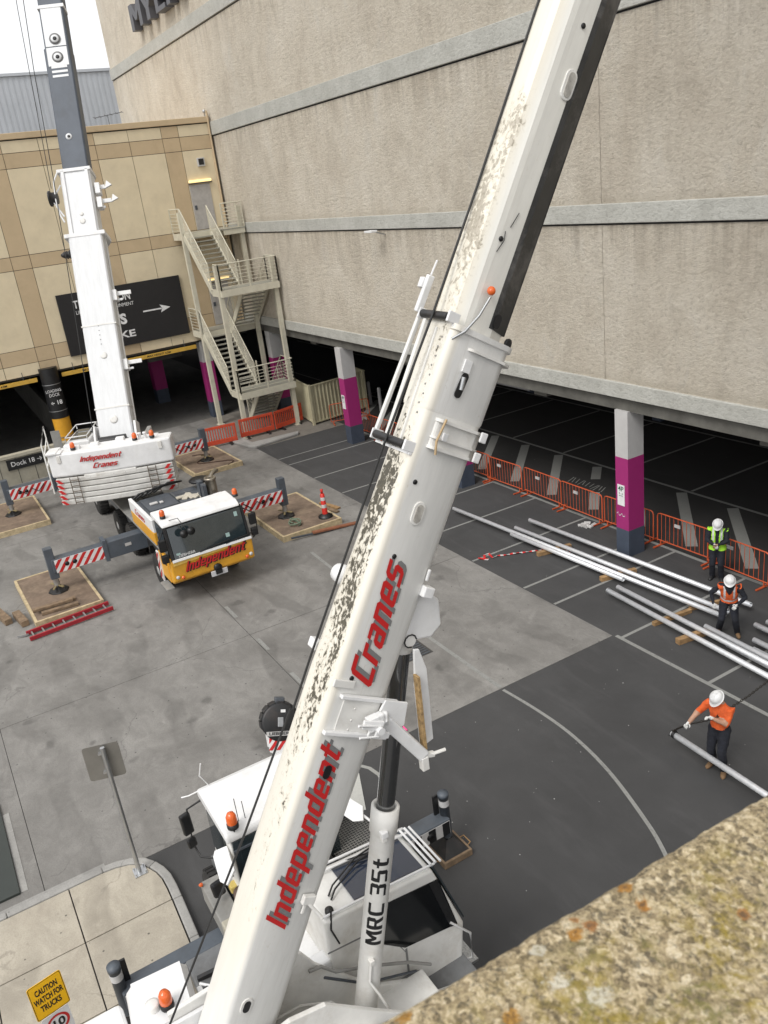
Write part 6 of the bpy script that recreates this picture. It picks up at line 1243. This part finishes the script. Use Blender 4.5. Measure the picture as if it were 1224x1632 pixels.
def body_mesh(pieces, voxel=.013, it=10):
    b = MB()
    for pts, rs in pieces:      # each piece a closed elliptical tube: rs = (depth, width) radii, rounded ends
        pts = [Vector(p) for p in pts]; n = 20; rings = []
        P2 = []; 
        d0 = (pts[1]-pts[0]).normalized(); d1 = (pts[-1]-pts[-2]).normalized(); r0 = min(rs[0]); r1 = min(rs[-1])
        for q in (.98,.75,.4): P2.append((pts[0]-d0*r0*q, tuple(x*sqrt(max(.02,1-q*q)) for x in rs[0])))
        P2 += list(zip(pts, rs))
        for q in (.4,.75,.98): P2.append((pts[-1]+d1*r1*q, tuple(x*sqrt(max(.02,1-q*q)) for x in rs[-1])))
        for i, (p, r_) in enumerate(P2):
            d = (P2[min(i+1,len(P2)-1)][0]-P2[max(i-1,0)][0]).normalized(); yv = Vector((0,1,0)); 
            if abs(d.y) > .9: yv = Vector((1,0,0))
            xv = yv.cross(d).normalized(); yv = d.cross(xv)
            rings.append([p+xv*(r_[0]*cos(2*pi*k/n))+yv*(r_[1]*sin(2*pi*k/n)) for k in range(n)])
        b.loft(rings)
    import bmesh
    me = bpy.data.meshes.new('s'); me.from_pydata([tuple(v) for v in b.v], [], b.f)
    bm = bmesh.new(); bm.from_mesh(me); bmesh.ops.remove_doubles(bm, verts=bm.verts, dist=1e-6); bmesh.ops.recalc_face_normals(bm, faces=bm.faces); bm.to_mesh(me); bm.free()
    o = bpy.data.objects.new('s', me); COL.objects.link(o)
    q = o.modifiers.new('r', 'REMESH'); q.mode = 'VOXEL'; q.voxel_size = voxel; q = o.modifiers.new('m', 'SMOOTH'); q.iterations = it; q.factor = .5
    em = bpy.data.meshes.new_from_object(o.evaluated_get(bpy.context.evaluated_depsgraph_get()))
    vs = [v.co.copy() for v in em.vertices]; fs = [tuple(p.vertices) for p in em.polygons]; bpy.data.objects.remove(o); return vs, fs
def ik(a, c, l1, l2, hint):
    a, c = Vector(a), Vector(c); d = c-a; L = min(d.length, (l1+l2)*.995); d.normalize(); c = a+d*L
    x = (l1*l1-l2*l2+L*L)/(2*L); h = sqrt(max(0, l1*l1-x*x)); n = Vector(hint)-d*Vector(hint).dot(d); n.normalize(); return a+d*x+n*h, c
def person(label, loc, rz, pel=.93, lean=0.1, head=.35, turn=0, hands=None, feet=None, vest=None, shirt=None, sleeve=None, boots=None, gloves=(True,True), bare=False, kl=(1,0,0), grip=.5, elbow=((-.5,.6,-.8),(-.5,-.6,-.8))):
    """local frame: +x forward, +y the person's left"""
    t = thing('person', label, 'person', loc, None, rz); W = WM[t.name]
    P = Vector((0,0,pel)); sp = Vector((sin(lean),0,cos(lean)))
    waist = P+sp*.14; chest = P+sp*.34; upc = P+sp*.46; neck = P+sp*.55; hd = neck+Vector((sin(lean*.6+head*.5),0,cos(lean*.6+head*.5)))*.1
    sh = [upc+Vector((0,s*.20,.01)) for s in (1,-1)]; hip = [P+Vector((0,s*.095,-.03)) for s in (1,-1)]
    el, ha = [], []
    for k in (0,1): e, h = ik(sh[k], hands[k], .29, .27, elbow[k]); el.append(e); ha.append(h)
    kn, an = [], []
    for k in (0,1): e, h = ik(hip[k], (feet[k][0], feet[k][1], .09), .45, .45, kl); kn.append(e); an.append(h)
    pc = [([P-sp*.08, P, waist, chest, upc, upc+sp*.05], [(.10,.13),(.145,.172),(.14,.165),(.145,.185),(.115,.175),(.07,.12)]), ([upc, neck, neck+(hd-neck)*.6], [(.07,.08),(.058,.06),(.055,.057)])]
    for k, s in ((0,1),(1,-1)):
        pc.append(([upc+Vector((0,s*.08,0)), sh[k], sh[k].lerp(el[k],.5), el[k]], [(.08,.08),(.082,.082),(.068,.068),(.056,.056)]))
        pc.append(([el[k], el[k].lerp(ha[k],.35), ha[k]], [(.054,.054),(.05,.05),(.033,.033)]))
        pc.append(([P+Vector((0,s*.07,.02)), hip[k], hip[k].lerp(kn[k],.5), kn[k]], [(.12,.10),(.125,.108),(.105,.095),(.08,.08)]))
        pc.append(([kn[k], kn[k].lerp(an[k],.4), an[k], an[k]-Vector((0,0,.02))], [(.08,.08),(.08,.078),(.078,.072),(.075,.07)]))
    vs, fs = body_mesh(pc)
    vs = [v+Vector((noise.noise(v*11+Vector((k_,0,0))) for k_ in (0,7,13)))*.010+Vector((noise.noise(v*26+Vector((k_,3,0))) for k_ in (0,7,13)))*.004 for v in vs]
    M_sh = shirt; mats = [M_sh, M_cloth, M_skin, M_silv]
    body_vs, body_fs = vs, fs; me_b = MB(W); me_b.add(vs, fs, True); body = me_b.build('body', M_sh, t, fix=False)
    for m_ in mats[1:]: body.data.materials.append(m_)
    def sd(c, a, b_):
        d = b_-a; t_ = max(0, min(1, (c-a).dot(d)/d.length_squared)); return (c-(a+d*t_)).length
    for p in body.data.polygons:
        c = p.center; i = 0; h = (c-P).dot(sp); arm = min(min(sd(c, sh[k], el[k]), sd(c, el[k], ha[k])) for k in (0,1)); leg = min(min(sd(c, hip[k], kn[k]), sd(c, kn[k], an[k])) for k in (0,1))
        if (h < .03 or (leg < .13 and h < .12 and leg < arm)) and not (arm < .075 and arm < leg): i = 1
        if (c-neck).dot(sp) > .0 and (c-neck).length < .12: i = 2
        if bare:
            for k in (0,1):
                if sd(c, el[k]+(ha[k]-el[k]).normalized()*.03, ha[k]) < .075 and (c-el[k]).dot((ha[k]-el[k]).normalized()) > .0: i = 2
        p.material_index = i
    # head with face
    hf = head+lean*.35; Rh = Matrix.Rotation(turn,4,'Z') @ Matrix.Rotation(hf,4,'Y'); H = W @ T(*(neck+Vector((sin(lean*.6+head*.5)*.05,0,.045)))) @ Rh
    b = MB(H); rings = []
    for z, rx, ry, ox in ((-.03,.048,.045,.0),(.0,.06,.052,.012),(.03,.082,.062,.02),(.065,.092,.069,.012),(.10,.097,.074,.004),(.135,.096,.075,0),(.165,.088,.07,-.004),(.19,.068,.055,-.006),(.205,.03,.026,-.006)):
        rings.append([(ox+rx*cos(2*pi*k/16), ry*sin(2*pi*k/16), z) for k in range(16)])
    b.loft(rings, True); hdm = b.build('head', M_skin, t)
    MB(H).add([(.10,-.012,.075),(.10,.012,.075),(.094,0,.125),(.122,0,.082)], [(0,1,3),(0,3,2),(1,2,3)]).build('nose', M_skin, hdm, fix=False)
    for s in (1,-1):
        MB(H).lathe([(.0,-.004),(.018,0),(.012,.006),(0,.008)], (.0,s*.076,.09), (0,s,0), 8).build('ear', M_skin, hdm)
        MB(H).lathe([(0,0),(.009,.001),(0,.004)], (.094,s*.03,.118), (1,0,0), 8).build('eye', M_black, hdm)
    MB(H).box(.092,.100,-.024,.024,.045,.052).build('mouth', simple('lip', (.3,.12,.1), .6) if 'lip' not in bpy.data.materials else bpy.data.materials['lip'], hdm)
    MB(H).loft([[(-.012+.1*cos(a)*k_[0], .079*sin(a)*k_[0], k_[1]) for a in [pi*.42+i*pi*1.16/9 for i in range(10)]] for k_ in ((1.0,.03),(1.02,.14))], True, False).build('hair', simple('hair_dark', (.03,.02,.015), .8) if 'hair_dark' not in bpy.data.materials else bpy.data.materials['hair_dark'], hdm)
    # helmet with a brim and peak
    b = MB(H); rings = []
    for z, r_, in ((.115,.132),(.120,.118),(.155,.116),(.19,.104),(.215,.083),(.235,.05),(.242,.015)):
        rings.append([((r_*1.13 if not (z == .115 and cos(2*pi*k/24) > .3) else r_*1.13+.035*cos(2*pi*k/24))*cos(2*pi*k/24), r_*sin(2*pi*k/24), z-(.012*cos(2*pi*k/24) if z == .115 else 0)) for k in range(24)])
    b.loft(rings, True); hm = b.build('helmet', M_hat, t)
    for s in (-.03,0,.03): MB(H).path([(.09,s,.215),(.03,s,.243),(-.04,s,.243),(-.1,s,.21)], .006, 5).build('ridge', M_hat, hm)
    # boots
    for k, s in ((0,1),(1,-1)):
        a = an[k]; yaw = .25*s; B = W @ T(a.x, a.y, 0) @ Matrix.Rotation(yaw,4,'Z')
        b = MB(B); b.loft([[(x, w*cos(q), h*.5+h*.5*sin(q)) for q in [i*2*pi/10 for i in range(10)]] for x, w, h in ((-.09,.02,.06),(-.08,.042,.12),(-.02,.047,.13),(.06,.05,.10),(.13,.05,.075),(.175,.038,.06),(.19,.01,.03))], True); b.tube((0,0,.06),(0,0,.19),.062,12)
        b.build('boot', boots, t)
    # hands: palm and five fingers
    for k, s in ((0,1),(1,-1)):
        d = (ha[k]-el[k]).normalized(); side = Vector((0,s,0)); nrm = d.cross(side).normalized(); side = nrm.cross(d).normalized()
        M_h = M_glove if gloves[k] else M_skin
        w0 = ha[k]; pts = [w0-d*.03, w0+d*.04, w0+d*.075]; vs, fs = skin_mesh(pts, [(0,1),(1,2)], [.034,(.024,.042),(.02,.042)], 1)
        b = MB(W); b.add(vs, fs, True)
        for q in range(4):
            o_ = side*(-.032+q*.021); L_ = (.032,.037,.034,.027)[q]; c0 = w0+d*.06+o_; cur = nrm*(.6*grip)*(-s)
            c1 = c0+(d+cur*.5).normalized()*L_*1.2; c2 = c1+(d*.5+cur*2).normalized()*L_; c3 = c2+(cur*2.2-d*.2*grip).normalized()*L_*.7
            b.path([c0,c1,c2,c3], [.0125,.012,.011,.009], 7)
        c0 = w0+d*.015-side*.03; c1 = c0+(d*.6-side*.9).normalized()*.035; c2 = c1+(d+nrm*(-s)*grip).normalized()*.035; b.path([c0,c1,c2], [.015,.013,.01], 7)
        b.build('glove' if gloves[k] else 'hand', M_h, t)
    # vest or shirt details
    if vest:
        nv = [Vector((0,0,0)) for _ in body_vs]
        for f in body_fs:
            c = sum((body_vs[q] for q in f), Vector())/len(f); n_ = (body_vs[f[1]]-body_vs[f[0]]).cross(body_vs[f[2]]-body_vs[f[0]])
            for q in f: nv[q] += n_
        # orient normals outward by the spine
        fwdv = Vector((cos(lean),0,-sin(lean))); keep = []
        for f in body_fs:
            c = sum((body_vs[q] for q in f), Vector())/len(f); h = (c-P).dot(sp); ax = P+sp*h; 
            
            if (.04 if lean > .3 else -.07) < h < .53 and abs(c.y) < .245 and min(sd(c, sh[q]+(el[q]-sh[q])*.3, el[q]) for q in (0,1)) > .105 and min(sd(c, el[q], ha[q]) for q in (0,1)) > .085 and (c-neck).length > .085:
                fr = (c-P).dot(fwdv)
                if vest[1] and fr > .04 and abs(c.y) < .045: continue
                if not vest[1] and fr > .02 and h > .36 and abs(c.y) < (h-.34)*.6: continue
                keep.append(f)
        vv = []
        for q, p in enumerate(body_vs):
            n_ = nv[q].normalized() if nv[q].length > 1e-9 else Vector(); h = (p-P).dot(sp)
            if n_.dot(p-(P+sp*h)) < 0: n_ = -n_
            vv.append(p+n_*.018)
        v_ = MB(W); v_.add(vv, keep, True); ve = v_.build('vest', vest[0], t, fix=False)
        ve.data.materials.append(M_silv)
        for p in ve.data.polygons:
            h = (p.center-P).dot(sp); yy = abs(p.center.y)
            if .10 < h < .155 or (h > .2 and .08 < yy < .125): p.material_index = 1
    return t, ha, W
p1, _, _ = person('man in a yellow hi-vis vest looking down at a phone by the barriers', (-13.43,16.85,0), radians(-58), .975, .06, .75, 0, [(.27,.03,1.12),(.27,-.06,1.11)], [(.02,.11),(-.02,-.12)], (M_ygrn, True), M_cloth, None, M_bootk, (False, True), grip=.7, elbow=((-.3,.9,-.9),(-.3,-.9,-.9)))
Wp = WM[p1.name]; ph = MB(Wp).box(-.03,.03,-.045,.03,-.006,.006, T(.38,-.02,1.15) @ Matrix.Rotation(-.7,4,'Y')).build('mobile_phone', M_black); tag(ph, 'small black phone held in both hands of the man in the yellow vest', 'phone')
p2, _, _ = person('man in an orange hi-vis vest and white helmet bending forward over the pipes', (-11.5,14.88,0), radians(-52), .88, .42, .35, 0, [(.36,.17,.93),(.22,-.33,.86)], [(.10,.20),(-.02,-.20)], (M_orng, False), M_cloth, None, M_boot, (True, True), grip=.4, kl=(1,0,.1), elbow=((-.6,.8,.2),(-.6,-.9,.3)))
p3, h3, W3 = person('man in an orange shirt and white helmet pulling a chain', (-8.46,10.82,0), radians(-72), .975, .05, .7, -.35, [(.27,-.04,1.30),(.30,-.46,1.06)], [(.05,.12),(-.08,-.14)], None, M_orng, None, M_boot, (True, True), bare=True, grip=1.0, elbow=((-.4,.8,-.7),(-.2,-.7,-.8)))
# chain
hl, hr_ = W3 @ h3[0], W3 @ h3[1]
cps = [Vector((-9.40,10.66,.40)), Vector((-9.2,10.6,.62)), hr_+Vector((.02,0,-.02)), hl+Vector((.02,0,0)), Vector((-8.36,11.45,1.40)), Vector((-8.35,12.0,1.5)), Vector((-8.35,13.0,1.6)), Vector((-8.4,14.6,.3))]
ch = thing('lifting_chain', 'dark lifting chain held in the gloved hands of the man in the orange shirt', 'chain', tuple(cps[0]))
b = MB(); k = 0
for a, c in zip(cps, cps[1:]):
    n_ = max(1, int((c-a).length/.05)); d = (c-a).normalized()
    for i in range(n_):
        q = a.lerp(c, (i+.5)/n_); s_ = d.orthogonal().normalized(); 
        if k % 2: s_ = d.cross(s_)
        k += 1; L_ = .034; pts = [q+d*(L_*cos(w_))+s_*(.018*sin(w_)) for w_ in [j*pi/3 for j in range(7)]]; b.path(pts, .009, 4, False)
b.build('links', simple('chain_steel', (.03,.025,.02), .6, .3), ch, kind='stuff')
MB().path([(-9.44,10.6,.3),(-9.42,10.66,.42),(-9.36,10.72,.4),(-9.36,10.72,.28)], .014, 6).lathe([(.075,-.03),(.075,.03)], (-9.36,10.66,.34), (1,0,0), 12).build('choker_hook', M_hbk, ch)
MB().box(-13.45,-13.15,6.82,6.95,.012,.04).build('x', M_mag) if False else None
tag(MB().box(-13.42,-13.22,6.8,6.92,.01,.05).build('pink_marker', simple('pink', (.8,.1,.3), .6), bevel=.01), 'small pink strip lying at the edge of the concrete behind the lift cylinder', 'marker')
